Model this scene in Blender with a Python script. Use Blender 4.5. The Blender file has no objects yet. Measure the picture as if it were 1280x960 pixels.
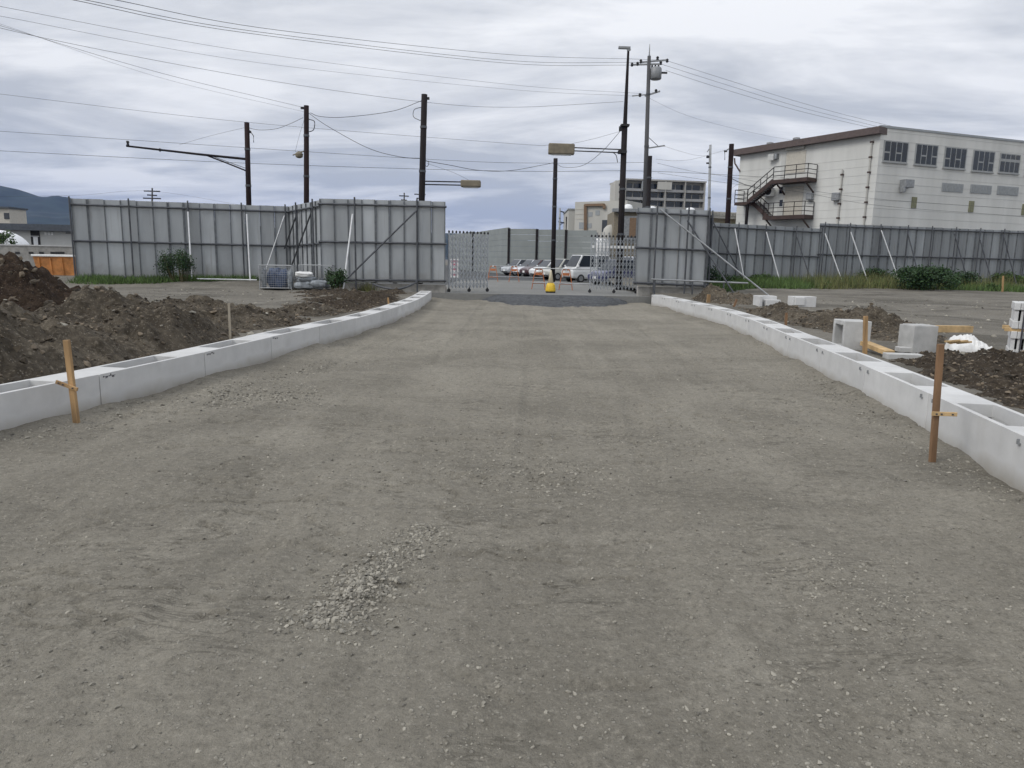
import bpy, bmesh, math, random
import numpy as np
from mathutils import Vector, Matrix
R = math.radians
random.seed(7)
rng = np.random.default_rng(11)
S = bpy.context.scene
COL = S.collection

# ------------------------------------------------------------------ camera
H = 1.72; F = 900.0
TH = math.atan(155 / F); PHI = R(1.1)
fw = Vector((0, math.cos(TH), -math.sin(TH)))
up0 = Vector((0, math.sin(TH), math.cos(TH))); rt0 = Vector((1, 0, 0))
RT = rt0 * math.cos(PHI) + up0 * math.sin(PHI)
UP = up0 * math.cos(PHI) - rt0 * math.sin(PHI)
CP = Vector((0, 0, H))
cd = bpy.data.cameras.new('camera'); cam = bpy.data.objects.new('camera', cd); COL.objects.link(cam)
cd.sensor_width = 36; cd.lens = 36 * F / 1280; cd.clip_end = 20000; cd.clip_start = 0.05
M = Matrix((RT, UP, -fw)).transposed().to_4x4(); M.translation = CP
cam.matrix_world = M
S.camera = cam

def ray(u, v): return fw * F + RT * (u - 640) - UP * (v - 480)
def P(u, v, d):
    r = ray(u, v); return CP + r * (d / r.y)
def G(u, v, z):
    r = ray(u, v); return CP + r * ((z - H) / r.z)
def onwall(u, v, A, B):
    r = ray(u, v); n = Vector((-(B[1] - A[1]), B[0] - A[0], 0))
    t = n.dot(Vector((A[0], A[1], 0)) - Vector((CP.x, CP.y, 0))) / n.dot(r)
    p = CP + r * t
    L = math.hypot(B[0] - A[0], B[1] - A[1])
    s = ((p.x - A[0]) * (B[0] - A[0]) + (p.y - A[1]) * (B[1] - A[1])) / L
    return s, p.z

# ------------------------------------------------------------------ numpy noise
def vn(x, y, seed=0):
    xi = np.floor(x).astype(np.int64); yi = np.floor(y).astype(np.int64)
    fx = x - xi; fy = y - yi
    def h(a, b):
        n = (a * 374761393 + b * 668265263 + seed * 974634777) & 0xffffffff
        n = ((n ^ (n >> 13)) * 1274126177) & 0xffffffff
        return ((n ^ (n >> 16)) & 0xffff) / 65535.0
    sx = fx * fx * fx * (fx * (fx * 6 - 15) + 10); sy = fy * fy * fy * (fy * (fy * 6 - 15) + 10)
    a = h(xi, yi); b = h(xi + 1, yi); c = h(xi, yi + 1); d = h(xi + 1, yi + 1)
    return ((a + (b - a) * sx) * (1 - sy) + (c + (d - c) * sx) * sy) * 2 - 1
def fbm(x, y, o=4, seed=0, g=0.5):
    s = 0; a = 1
    for i in range(o):
        s = s + a * vn(x * 2 ** i + 13.7 * i, y * 2 ** i - 7.3 * i, seed + i); a *= g
    return s
def sst(a, b, x):
    t = np.clip((x - a) / (b - a), 0, 1); return t * t * (3 - 2 * t)

# ------------------------------------------------------------------ materials
def new_mat(name):
    m = bpy.data.materials.new(name); m.use_nodes = True
    nt = m.node_tree; b = nt.nodes['Principled BSDF']
    return m, nt, b
def nd(nt, t, **k):
    n = nt.nodes.new(t)
    for a, v in k.items():
        if a in n.inputs: n.inputs[a].default_value = v
        else: setattr(n, a, v)
    return n
def mixc(nt, fac, a, b, blend='MIX'):
    n = nt.nodes.new('ShaderNodeMix'); n.data_type = 'RGBA'; n.blend_type = blend
    for i, x in ((0, fac), (6, a), (7, b)):
        if isinstance(x, (int, float)): n.inputs[i].default_value = x
        elif isinstance(x, (tuple, list)): n.inputs[i].default_value = (*x, 1) if len(x) == 3 else x
        else: nt.links.new(x, n.inputs[i])
    return n.outputs[2]
def ramp(nt, src, a, b, lo=0.0, hi=1.0):
    n = nt.nodes.new('ShaderNodeMapRange'); n.inputs[1].default_value = a; n.inputs[2].default_value = b
    n.inputs[3].default_value = lo; n.inputs[4].default_value = hi
    nt.links.new(src, n.inputs[0]); return n.outputs[0]
def noise(nt, vec, scale, detail=4, rough=0.55, dist=0):
    n = nt.nodes.new('ShaderNodeTexNoise'); n.inputs['Scale'].default_value = scale
    n.inputs['Detail'].default_value = detail; n.inputs['Roughness'].default_value = rough
    n.inputs['Distortion'].default_value = dist
    if vec is not None: nt.links.new(vec, n.inputs['Vector'])
    return n.outputs[0]
def coords(nt, sc=(1, 1, 1), world=True):
    if world:
        g = nt.nodes.new('ShaderNodeNewGeometry'); src = g.outputs['Position']
    else:
        g = nt.nodes.new('ShaderNodeTexCoord'); src = g.outputs['Object']
    m = nt.nodes.new('ShaderNodeMapping'); m.inputs['Scale'].default_value = sc
    nt.links.new(src, m.inputs[0]); return m.outputs[0]
def bump(nt, b, h, strength=0.4, dist=0.02):
    n = nt.nodes.new('ShaderNodeBump'); n.inputs['Strength'].default_value = strength
    n.inputs['Distance'].default_value = dist
    nt.links.new(h, n.inputs['Height']); nt.links.new(n.outputs[0], b.inputs['Normal'])

def simple(name, col, rough=0.6, metal=0.0, var=0.25, scale=6, rnd=0.0, bmp=0.0, bscale=40, streak=False, island=False, spec=0.5):
    m, nt, b = new_mat(name)
    v = coords(nt, (1, 1, .15) if streak else (1, 1, 1))
    n = noise(nt, v, scale, 5)
    d = tuple(c * (1 - var) for c in col); l = tuple(min(1, c * (1 + var)) for c in col)
    c = mixc(nt, ramp(nt, n, .3, .7), d, l)
    if rnd:
        if island:
            o = nt.nodes.new('ShaderNodeNewGeometry'); r = o.outputs['Random Per Island']
        else:
            o = nt.nodes.new('ShaderNodeObjectInfo'); r = o.outputs['Random']
        k = ramp(nt, r, 0, 1, 1 - rnd, 1 + rnd)
        mm = nt.nodes.new('ShaderNodeVectorMath'); mm.operation = 'SCALE'
        nt.links.new(c, mm.inputs[0]); nt.links.new(k, mm.inputs['Scale']); c = mm.outputs[0]
    nt.links.new(c, b.inputs['Base Color'])
    b.inputs['Roughness'].default_value = rough; b.inputs['Metallic'].default_value = metal
    b.inputs['Specular IOR Level'].default_value = spec
    if bmp: bump(nt, b, noise(nt, coords(nt), bscale, 4), bmp, 0.01)
    return m

def gravel_ground(name, dark, light, stone, patch=.35, sp=.5, bstr=.6, streak=True, crease=False):
    """compacted fill: fine grit, damp patches, pale chips"""
    m, nt, b = new_mat(name)
    v = coords(nt)
    n1 = noise(nt, coords(nt, (.7, 1.2, 1)), .45, 6, .62, .6)
    vs = coords(nt, (1.0, .22, 1.0))
    n2 = noise(nt, vs, 1.1, 5, .65, .4)
    n3 = noise(nt, v, 9, 6, .7)
    n4 = noise(nt, v, 70, 4, .75)
    c = mixc(nt, ramp(nt, n3, .3, .7), dark, light)
    c = mixc(nt, ramp(nt, n1, .42, .62, 0, patch), c, tuple(x * .62 for x in dark))
    if streak: c = mixc(nt, ramp(nt, n2, .52, .72, 0, .5), c, tuple(x * 1.18 for x in light))
    c = mixc(nt, ramp(nt, n4, .35, .7, 0, .55), c, tuple(x * .55 for x in dark), 'MIX')
    if not streak:   # dug soil: wet and dry lumps, rootlets
        n7 = noise(nt, v, 3.6, 6, .72, 1.2); c = mixc(nt, ramp(nt, n7, .40, .52, .75, 0), c, tuple(x * .45 for x in dark)); n8 = noise(nt, v, 15, 5, .75); c = mixc(nt, ramp(nt, n8, .55, .68, 0, .7), c, tuple(x * 1.45 for x in light)); c = mixc(nt, ramp(nt, n8, .45, .34, 0, .7), c, tuple(x * .4 for x in dark))
    if crease:      # crease shade painted across the road as thin dark marks, bunched in patches
        k1 = noise(nt, coords(nt, (1.1, 5.5, 1)), 1.0, 5, .62, .8); k2 = noise(nt, v, .8, 3)
        ab = nt.nodes.new('ShaderNodeMath'); ab.operation = 'ABSOLUTE'; sb = nt.nodes.new('ShaderNodeMath'); sb.operation = 'SUBTRACT'
        nt.links.new(k1, sb.inputs[0]); sb.inputs[1].default_value = .5; nt.links.new(sb.outputs[0], ab.inputs[0])
        mk = nt.nodes.new('ShaderNodeMath'); mk.operation = 'MULTIPLY'
        nt.links.new(ramp(nt, ab.outputs[0], .0, .024, .85, 0), mk.inputs[0]); nt.links.new(ramp(nt, k2, .48, .62), mk.inputs[1])
        c = mixc(nt, mk.outputs[0], c, tuple(x * .42 for x in dark))
        n6 = noise(nt, v, 26, 5, .78); c = mixc(nt, ramp(nt, n6, .36, .47, .7, 0), c, tuple(x * .52 for x in dark)); c = mixc(nt, ramp(nt, n6, .55, .66, 0, .6), c, tuple(x * 1.16 for x in light))
        n5 = noise(nt, v, 210, 3, .8); c = mixc(nt, ramp(nt, n5, .30, .44, .6, 0), c, tuple(x * .5 for x in dark))
        c = mixc(nt, ramp(nt, n5, .60, .74, 0, .55), c, tuple(x * 1.25 for x in light))
        wr = noise(nt, coords(nt, (1.6, .10, 1)), 1.0, 4, .6, .5); c = mixc(nt, ramp(nt, wr, .50, .64, 0, .16), c, tuple(x * 1.06 for x in light))
        c = mixc(nt, ramp(nt, wr, .46, .30, 0, .22), c, tuple(x * .72 for x in dark))
    vo = nt.nodes.new('ShaderNodeTexVoronoi'); vo.inputs['Scale'].default_value = 34
    nt.links.new(v, vo.inputs['Vector'])
    vc = nt.nodes.new('ShaderNodeSeparateColor'); nt.links.new(vo.outputs['Color'], vc.inputs[0])
    inside = ramp(nt, vo.outputs['Distance'], .26, .34, 1, 0)
    pick = ramp(nt, vc.outputs[0], .80, .86, 0, 1)
    mu = nt.nodes.new('ShaderNodeMath'); mu.operation = 'MULTIPLY'; nt.links.new(inside, mu.inputs[0]); nt.links.new(pick, mu.inputs[1])
    mu2 = nt.nodes.new('ShaderNodeMath'); mu2.operation = 'MULTIPLY'; nt.links.new(mu.outputs[0], mu2.inputs[0]); mu2.inputs[1].default_value = sp
    c = mixc(nt, mu2.outputs[0], c, stone)
    nt.links.new(c, b.inputs['Base Color']); b.inputs['Roughness'].default_value = .95
    b.inputs['Specular IOR Level'].default_value = .2
    ad = nt.nodes.new('ShaderNodeMath'); ad.operation = 'MULTIPLY_ADD'
    nt.links.new(n4, ad.inputs[0]); ad.inputs[1].default_value = .8; nt.links.new(n3, ad.inputs[2])
    ad2 = nt.nodes.new('ShaderNodeMath'); ad2.operation = 'MULTIPLY_ADD'
    nt.links.new(mu.outputs[0], ad2.inputs[0]); ad2.inputs[1].default_value = .5; nt.links.new(ad.outputs[0], ad2.inputs[2])
    bump(nt, b, ad2.outputs[0], bstr, .02)
    return m

MAT = {}
MAT['road'] = gravel_ground('roadbed_grit', (.242, .223, .184), (.332, .309, .260), (.44, .415, .36), .6, .40, 1.0, True, True)
MAT['site'] = gravel_ground('site_ground', (.165, .152, .128), (.255, .238, .206), (.44, .42, .37), .9, .5, .9)
MAT['soil'] = gravel_ground('grey_brown_soil', (.088, .072, .053), (.185, .160, .124), (.34, .31, .26), .95, .5, 1.0, False)
MAT['darksoil_and_shade'] = gravel_ground('dark_soil_and_shade', (.034, .022, .015), (.072, .050, .034), (.22, .19, .16), .5, .45, 1.0, False)
MAT['wetsoil'] = gravel_ground('dark_trench_soil', (.046, .034, .024), (.105, .086, .063), (.28, .26, .22), .5, .7, 1.0, False)
MAT['asphalt'] = gravel_ground('asphalt', (.085, .088, .09), (.12, .123, .125), (.2, .2, .2), .3, .3, .3)
MAT['newasphalt'] = gravel_ground('new_asphalt', (.085, .09, .097), (.125, .13, .137), (.16, .16, .16), .2, .4, .5, False)
MAT['pavement'] = gravel_ground('worn_concrete', (.20, .20, .19), (.27, .27, .26), (.33, .33, .32), .2, .2, .2)
MAT['kerbconc'] = simple('old_concrete', (.30, .29, .27), .9, var=.25, scale=4, bmp=.3)

def gutter_mat():
    m, nt, b = new_mat('precast_concrete')
    v = coords(nt)
    a = noise(nt, v, 3.0, 6, .6); f = noise(nt, v, 120, 3, .7)
    st = noise(nt, coords(nt, (2.5, 2.5, .25)), 3, 4)
    c = mixc(nt, ramp(nt, a, .3, .7), (.50, .50, .495), (.60, .60, .595))
    c = mixc(nt, ramp(nt, st, .55, .8, 0, .35), c, (.50, .49, .47))
    c = mixc(nt, ramp(nt, f, .62, .8, 0, .5), c, (.42, .42, .41))
    vo = nt.nodes.new('ShaderNodeTexVoronoi'); vo.inputs['Scale'].default_value = 22; nt.links.new(v, vo.inputs['Vector'])
    c = mixc(nt, ramp(nt, vo.outputs['Distance'], .035, .06, .6, 0), c, (.25, .25, .24))
    # splashed mud low down on the face
    g = nt.nodes.new('ShaderNodeNewGeometry'); sx = nt.nodes.new('ShaderNodeSeparateXYZ'); nt.links.new(g.outputs['Position'], sx.inputs[0])
    e = nt.nodes.new('ShaderNodeMath'); e.operation = 'MULTIPLY_ADD'; nt.links.new(a, e.inputs[0]); e.inputs[1].default_value = -.25; nt.links.new(sx.outputs[2], e.inputs[2])
    c = mixc(nt, ramp(nt, e.outputs[0], -.10, .06, .75, 0), c, (.27, .245, .20))
    o = nt.nodes.new('ShaderNodeObjectInfo'); k = ramp(nt, o.outputs['Random'], 0, 1, .93, 1.06)
    mm = nt.nodes.new('ShaderNodeVectorMath'); mm.operation = 'SCALE'; nt.links.new(c, mm.inputs[0]); nt.links.new(k, mm.inputs['Scale'])
    nt.links.new(mm.outputs[0], b.inputs['Base Color']); b.inputs['Roughness'].default_value = .85
    bump(nt, b, f, .15, .004)
    return m
MAT['gutter'] = gutter_mat()
MAT['concrete'] = simple('concrete_block', (.46, .46, .45), .9, var=.15, scale=5, rnd=.08, bmp=.3, bscale=90)
MAT['wood'] = simple('stake_wood', (.35, .22, .105), .8, var=.5, scale=9, streak=True, bmp=.3, bscale=60)
MAT['wood2'] = simple('weathered_stake_wood', (.19, .11, .058), .8, var=.35, scale=9, streak=True, bmp=.3, bscale=60)
MAT['oldwood'] = simple('bleached_wood', (.30, .265, .21), .85, var=.25, scale=9, streak=True)
MAT['plank'] = simple('plank_wood', (.52, .36, .18), .8, var=.25, scale=7, bmp=.2)
MAT['panel'] = simple('galvanised_panel', (.36, .38, .395), .5, .15, var=.15, scale=1.6, rnd=.15, streak=True)
MAT['panel_b'] = simple('weathered_panel', (.245, .262, .275), .5, .15, var=.18, scale=1.8, rnd=.16, streak=True)
MAT['pipe'] = simple('dull_scaffold_pipe', (.085, .09, .10), .5, .4, var=.3, scale=5)
MAT['paint_pipe'] = simple('white_painted_pipe', (.70, .71, .72), .5, .1, var=.12, scale=5)
MAT['steelpipe'] = simple('galvanised_pipe', (.36, .37, .38), .4, .5, var=.2, scale=5)
MAT['alu'] = simple('aluminium', (.42, .44, .46), .4, .5, var=.15, scale=5)
MAT['darkpole'] = simple('tarred_pole', (.018, .015, .016), .7, spec=.15, var=.4, scale=3, streak=True)
MAT['brownpole'] = simple('creosoted_pole', (.022, .014, .014), .8, spec=.15, var=.4, scale=3, streak=True)
MAT['concpole'] = simple('concrete_pole', (.07, .07, .074), .85, var=.2, scale=3, streak=True)
MAT['greypole'] = simple('grey_pole', (.28, .29, .30), .6, var=.2, scale=3)
MAT['black'] = simple('black_rubber', (.02, .02, .022), .7, var=.3)
MAT['wire'] = simple('wire', (.03, .032, .038), .6, var=.1)
MAT['lampbox'] = simple('lamp_housing', (.19, .165, .12), .7, var=.2, scale=5)
MAT['lens'] = simple('lamp_lens', (.5, .5, .48), .3, var=.1)
MAT['wall'] = simple('cream_siding', (.60, .60, .575), .8, var=.13, scale=.6, streak=True)
MAT['wall_b'] = simple('pale_siding', (.52, .52, .50), .8, var=.08, scale=.6, streak=True)
MAT['roof'] = simple('brown_roof', (.10, .075, .07), .7, var=.2)
MAT['rust'] = simple('brown_steel', (.05, .029, .024), .7, var=.35, scale=3)
MAT['shutter'] = simple('beige_shutter', (.50, .47, .41), .7, var=.1)
MAT['glass'] = simple('window_glass', (.02, .026, .035), .08, var=.3, scale=.4, spec=.6)
MAT['frame'] = simple('window_frame', (.30, .31, .31), .5, var=.1)
MAT['louvre'] = simple('grey_louvre', (.30, .32, .335), .6, var=.1)
MAT['greenish'] = simple('olive_panel', (.20, .20, .12), .7, var=.2)
MAT['metalgrey'] = simple('grey_metal', (.26, .27, .28), .5, .2, var=.2)
MAT['apt'] = simple('apartment_wall', (.34, .33, .305), .85, var=.12, scale=.4)
MAT['apt_b'] = simple('apartment_balcony', (.30, .30, .30), .85, var=.12, scale=.4)
MAT['plant'] = simple('plant_wall', (.46, .45, .415), .85, var=.12, scale=.4, streak=True)
MAT['duct'] = simple('brown_duct', (.20, .13, .08), .7, var=.2)
MAT['tan'] = simple('tan_cladding', (.22, .19, .14), .8, var=.2)
MAT['barrier'] = simple('noise_barrier', (.24, .26, .255), .7, var=.1, scale=.7)
MAT['orange'] = simple('orange_paint', (.52, .17, .06), .5, var=.2, scale=8)
MAT['rustorange'] = simple('rusted_orange_paint', (.46, .19, .055), .6, var=.4, scale=3)
MAT['white'] = simple('white_paint', (.78, .78, .77), .5, var=.06)
MAT['dome'] = simple('white_sheeting', (.80, .81, .82), .5, var=.05)
MAT['cream'] = simple('cream_plastic', (.70, .62, .45), .5, var=.1)
MAT['yellow'] = simple('yellow_plastic', (.70, .46, .03), .5, var=.15)
MAT['bluesheet'] = simple('blue_sheet', (.05, .075, .14), .6, var=.4, scale=9, bmp=.5, bscale=14)
MAT['bluegrey'] = simple('blue_plastic', (.14, .27, .46), .5, var=.25)
MAT['greybag'] = simple('grey_sheet', (.22, .24, .26), .7, var=.5, scale=9, bmp=.5, bscale=14)
MAT['sack'] = simple('white_sack', (.72, .72, .71), .75, var=.1, scale=7, bmp=.6, bscale=12)
MAT['pink'] = simple('pink_cloth', (.55, .22, .28), .7, var=.1)
MAT['leaf'] = simple('leaf_green', (.050, .095, .024), .7, var=.4, scale=3, rnd=.5, island=True)
MAT['leaf_d'] = simple('dark_leaf', (.026, .060, .018), .7, var=.4, scale=3, rnd=.5, island=True)
MAT['grass'] = simple('grass_blade', (.080, .135, .034), .8, var=.4, scale=2, rnd=.5, island=True)
MAT['weed'] = simple('dry_weed', (.12, .125, .045), .8, var=.4, scale=2, rnd=.5, island=True)
MAT['stem'] = simple('plant_stem', (.08, .07, .03), .8)
MAT['stone'] = simple('stone_chips', (.232, .217, .183), .9, var=.2, scale=30, rnd=.5, island=True)
MAT['clod'] = simple('soil_clods', (.105, .084, .060), .95, var=.3, scale=20, rnd=.75, island=True)
MAT['rubble'] = simple('broken_concrete', (.55, .54, .51), .9, var=.2, scale=6, rnd=.1)
MAT['hill'] = simple('forested_hill', (.016, .028, .022), .95, var=.45, scale=.02)
MAT['mark'] = simple('marker_ink', (.06, .06, .07), .8)
MAT['tyre'] = simple('tyre', (.02, .02, .02), .9)
MAT['lampglass'] = simple('headlight_glass', (.6, .62, .64), .15, var=.1)
MAT['farroof'] = simple('slate_roof', (.07, .08, .095), .7)
def paint(name, c):
    m = simple(name, c, .35, .1, var=.04); m.node_tree.nodes['Principled BSDF'].inputs['Coat Weight'].default_value = .6
    return m
for k, c in dict(p_white=(.75, .76, .76), p_silver=(.45, .47, .49), p_red=(.07, .028, .032), p_blue=(.045, .05, .13), p_beige=(.48, .48, .44), p_dark=(.03, .035, .04), p_pearl=(.66, .68, .72)).items():
    MAT[k] = paint('car_paint_' + k[2:], c)

# ------------------------------------------------------------------ mesh builder
class MB:
    def __init__(s): s.v = []; s.f = []; s.m = []
    def add(s, vs, fs, mi=0):
        o = len(s.v); s.v += [tuple(p) for p in vs]
        s.f += [tuple(i + o for i in f) for f in fs]; s.m += [mi] * len(fs); return s
    def hexa(s, p, mi=0):   # 8 points: bottom ring 0-3, top ring 4-7
        return s.add(p, [(3, 2, 1, 0), (4, 5, 6, 7), (0, 1, 5, 4), (1, 2, 6, 5), (2, 3, 7, 6), (3, 0, 4, 7)], mi)
    def fbox(s, O, X, Y, Z, a, b, mi=0):
        """box from a to b in the frame O + x X + y Y + z Z"""
        q = lambda x, y, z: O + X * x + Y * y + Z * z
        (x0, y0, z0), (x1, y1, z1) = a, b
        return s.hexa([q(x0, y0, z0), q(x1, y0, z0), q(x1, y1, z0), q(x0, y1, z0), q(x0, y0, z1), q(x1, y0, z1), q(x1, y1, z1), q(x0, y1, z1)], mi)
    def box(s, c, sz, rz=0, mi=0):
        X = Vector((math.cos(rz), math.sin(rz), 0)); Y = Vector((-math.sin(rz), math.cos(rz), 0)); Z = Vector((0, 0, 1))
        h = [x / 2 for x in sz]
        return s.fbox(Vector(c), X, Y, Z, (-h[0], -h[1], -h[2]), tuple(h), mi)
    def bar(s, a, b, w, h, mi=0):
        a = Vector(a); b = Vector(b); d = (b - a); L = d.length; d.normalize()
        u = Vector((0, 0, 1)) if abs(d.z) < .9 else Vector((0, 1, 0))
        X = d.cross(u).normalized(); Y = X.cross(d)
        return s.fbox(a, X, Y, d, (-w / 2, -h / 2, 0), (w / 2, h / 2, L), mi)
    def tube(s, pts, r, n=8, mi=0, caps=True):
        pts = [Vector(p) for p in pts]; rr = r if isinstance(r, (list, tuple)) else [r] * len(pts)
        o = len(s.v); k = len(pts); ref = None
        for i, p in enumerate(pts):
            d = (pts[min(i + 1, k - 1)] - pts[max(i - 1, 0)]).normalized()
            if ref is None: ref = Vector((0, 0, 1)) if abs(d.z) < .9 else Vector((1, 0, 0))
            X = d.cross(ref)
            if X.length < 1e-4: X = d.cross(Vector((0, 1, 0)))
            X.normalize(); Y = X.cross(d)
            for j in range(n):
                a = 2 * math.pi * j / n; s.v.append(tuple(p + X * math.cos(a) * rr[i] + Y * math.sin(a) * rr[i]))
        for i in range(k - 1):
            for j in range(n):
                s.f.append((o + i * n + j, o + i * n + (j + 1) % n, o + (i + 1) * n + (j + 1) % n, o + (i + 1) * n + j)); s.m.append(mi)
        if caps:
            s.f.append(tuple(o + j for j in range(n))[::-1]); s.m.append(mi)
            s.f.append(tuple(o + (k - 1) * n + j for j in range(n))); s.m.append(mi)
        return s
    def lathe(s, c, prof, n=16, mi=0):
        c = Vector(c); o = len(s.v)
        for r, z in prof:
            for j in range(n):
                a = 2 * math.pi * j / n; s.v.append((c.x + r * math.cos(a), c.y + r * math.sin(a), c.z + z))
        for i in range(len(prof) - 1):
            for j in range(n):
                s.f.append((o + i * n + j, o + i * n + (j + 1) % n, o + (i + 1) * n + (j + 1) % n, o + (i + 1) * n + j)); s.m.append(mi)
        s.f.append(tuple(o + j for j in range(n))[::-1]); s.m.append(mi)
        s.f.append(tuple(o + (len(prof) - 1) * n + j for j in range(n))); s.m.append(mi)
        return s
    def prism(s, poly, O, X, Y, N, t, mi=0):
        """polygon in the plane (X,Y) at O, thickness t along N"""
        k = len(poly); vs = [O + X * x + Y * y for x, y in poly] + [O + X * x + Y * y + N * t for x, y in poly]
        fs = [tuple(range(k))[::-1], tuple(range(k, 2 * k))] + [(i, (i + 1) % k, (i + 1) % k + k, i + k) for i in range(k)]
        return s.add(vs, fs, mi)
    def build(s, name, mats, parent=None, smooth=False, bevel=0, origin=None):
        me = bpy.data.meshes.new(name)
        v = s.v
        if origin is not None:
            v = [(p[0] - origin[0], p[1] - origin[1], p[2] - origin[2]) for p in v]
        me.from_pydata(v, [], s.f)
        if not isinstance(mats, (list, tuple)): mats = [mats]
        for m in mats: me.materials.append(MAT[m] if isinstance(m, str) else m)
        me.polygons.foreach_set('material_index', s.m)
        bm = bmesh.new(); bm.from_mesh(me); bmesh.ops.recalc_face_normals(bm, faces=bm.faces); bm.to_mesh(me); bm.free()
        if smooth: me.polygons.foreach_set('use_smooth', [True] * len(me.polygons))
        o = bpy.data.objects.new(name, me); COL.objects.link(o)
        if origin is not None: o.location = origin
        if parent is not None: o.parent = parent
        if bevel:
            b = o.modifiers.new('bevel', 'BEVEL'); b.width = bevel; b.segments = 2; b.limit_method = 'ANGLE'
        return o

def tag(o, label=None, cat=None, group=None, kind=None):
    if label: o['label'] = label
    if cat: o['category'] = cat
    if group: o['group'] = group
    if kind: o['kind'] = kind
    return o
def thing(name, label, cat, loc=(0, 0, 0), rz=0, group=None):
    o = bpy.data.objects.new(name, None); COL.objects.link(o)
    o.location = loc; o.rotation_euler = (0, 0, rz); o.empty_display_size = .2
    return tag(o, label, cat, group)
def np_mesh(name, verts, faces, mat, smooth=True):
    me = bpy.data.meshes.new(name)
    nv = len(verts); nf = len(faces); k = faces.shape[1]
    me.vertices.add(nv); me.vertices.foreach_set('co', np.ascontiguousarray(verts, dtype=np.float32).ravel())
    me.loops.add(nf * k); me.loops.foreach_set('vertex_index', np.ascontiguousarray(faces, dtype=np.int32).ravel())
    me.polygons.add(nf); me.polygons.foreach_set('loop_start', np.arange(0, nf * k, k, dtype=np.int32))
    me.polygons.foreach_set('loop_total', np.full(nf, k, dtype=np.int32))
    me.polygons.foreach_set('use_smooth', np.full(nf, smooth, dtype=bool))
    me.materials.append(MAT[mat]); me.update(calc_edges=True); me.validate()
    o = bpy.data.objects.new(name, me); COL.objects.link(o); return o
def grid_mesh(name, X, Y, Z, mat, smooth=True):
    ny, nx = X.shape
    v = np.stack([X, Y, Z], -1).reshape(-1, 3)
    i = np.arange(ny - 1)[:, None] * nx + np.arange(nx - 1)[None, :]
    f = np.stack([i, i + 1, i + nx + 1, i + nx], -1).reshape(-1, 4)
    return np_mesh(name, v, f, mat, smooth)

# ------------------------------------------------------------------ gutter lines (front top edge, from the photo)
ZL, ZR = .41, .455
def line_pts(px, z): return [G(u, v, z) for u, v in px]
Lp = line_pts([(0, 493), (128, 468), (255, 440.5), (339, 421), (397, 408), (437, 400), (471, 391.5)], ZL)
Rp = line_pts([(1280, 545), (1181, 499), (1085, 458), (1024, 433.5), (985, 419)], ZR)
Ly = [-9] + [p.y for p in Lp] + [20.2, 23, 26, 30.5, 40]; dl = (Lp[1].x - Lp[0].x) / (Lp[1].y - Lp[0].y)
Lx = [Lp[0].x - dl * (Lp[0].y + 9)] + [p.x for p in Lp] + [-3.13, -3.06, -3.14, -3.42, -3.7]
dr = (Rp[1].x - Rp[0].x) / (Rp[1].y - Rp[0].y)
Ry = [-9] + [p.y for p in Rp] + [17.5, 20.5, 24.5, 28.5, 40]
Rx = [Rp[0].x - dr * (Rp[0].y + 9)] + [p.x for p in Rp] + [5.68, 5.80, 5.76, 5.56, 5.3]
def smooth_line(ys, xs):
    yy = np.linspace(-9, 40, 500); xx = np.interp(yy, ys, xs)
    k = np.ones(41) / 41; xp = np.concatenate([xx[0] - (xx[1] - xx[0]) * np.arange(20, 0, -1), xx, np.full(20, xx[-1])])
    return yy, np.convolve(xp, k, 'valid')
LY, LX = smooth_line(Ly, Lx); RY, RX = smooth_line(Ry, Rx)
def Lf(y): return np.interp(y, LY, LX)
def Rf(y): return np.interp(y, RY, RX)
YG = 31.0      # front edge of the street slab at the gate
ZS = .28       # street level

# ------------------------------------------------------------------ roadbed
def road_z(x, y):
    z = .028 * fbm(x * .45, y * .3, 3, 1) + .012 * fbm(x * 2.2, y * 1.3, 3, 5) + .006 * fbm(x * 9, y * 8, 3, 9)
    z = z + .010 * fbm(x * 3.0, y * .35, 2, 21)                        # lengthwise wheel streaks
    rg = np.abs(fbm(x * 1.3 + 3, y * 3.6, 3, 33))
    z = z - .028 * sst(.08, .0, rg) * sst(.0, .5, fbm(x * .5, y * .5, 2, 40))   # scraped creases across
    e = np.minimum(x - Lf(y), Rf(y) - x)
    z = z + (.06 + .035 * fbm(x * .9, y * .9, 3, 55)) * np.exp(-np.clip(e, 0, 9) / .45)
    # faint wheel ruts with tread lugs
    for (x0, k1, k2, w, dp) in ((-1.75, .055, -.0012, .13, .014), (-.15, .055, -.0012, .13, .014), (1.35, -.010, .0022, .12, .012), (2.85, -.010, .0022, .12, .012), (.35, .16, -.0035, .12, .012), (-2.6, -.09, .006, .12, .012)):
        q = x - (x0 + k1 * y + k2 * y * y) - .04 * vn(y * .5, y * 0 + x0, 4); a_ = sst(-.35, .35, fbm(x * .35 + x0, y * .22, 2, 90))
        z = z + a_ * (-dp * np.exp(-(q / w) ** 4) + .5 * dp * np.exp(-((np.abs(q) - w * 1.35) / (w * .35)) ** 2) + .0035 * np.exp(-(q / w) ** 4) * np.sin(6.283 * (y + np.abs(q) * .6) / .085))
    # ridge of loose stones and the smooth tyre band beside it
    for (a, b, w, h) in RIDGES:
        ax, ay = a; bx, by = b; L2 = (bx - ax) ** 2 + (by - ay) ** 2
        t = ((x - ax) * (bx - ax) + (y - ay) * (by - ay)) / L2
        L = math.sqrt(L2); q = ((x - ax) * (by - ay) - (y - ay) * (bx - ax)) / L
        q = q + .05 * vn(t * 5, t * 0, 3)
        z = z + h * np.exp(-(q / w) ** 2) * sst(-.15, .1, t) * sst(1.15, .9, t)
    return z
def gx(u, v): p = G(u, v, 0); return (p.x, p.y)
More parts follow.
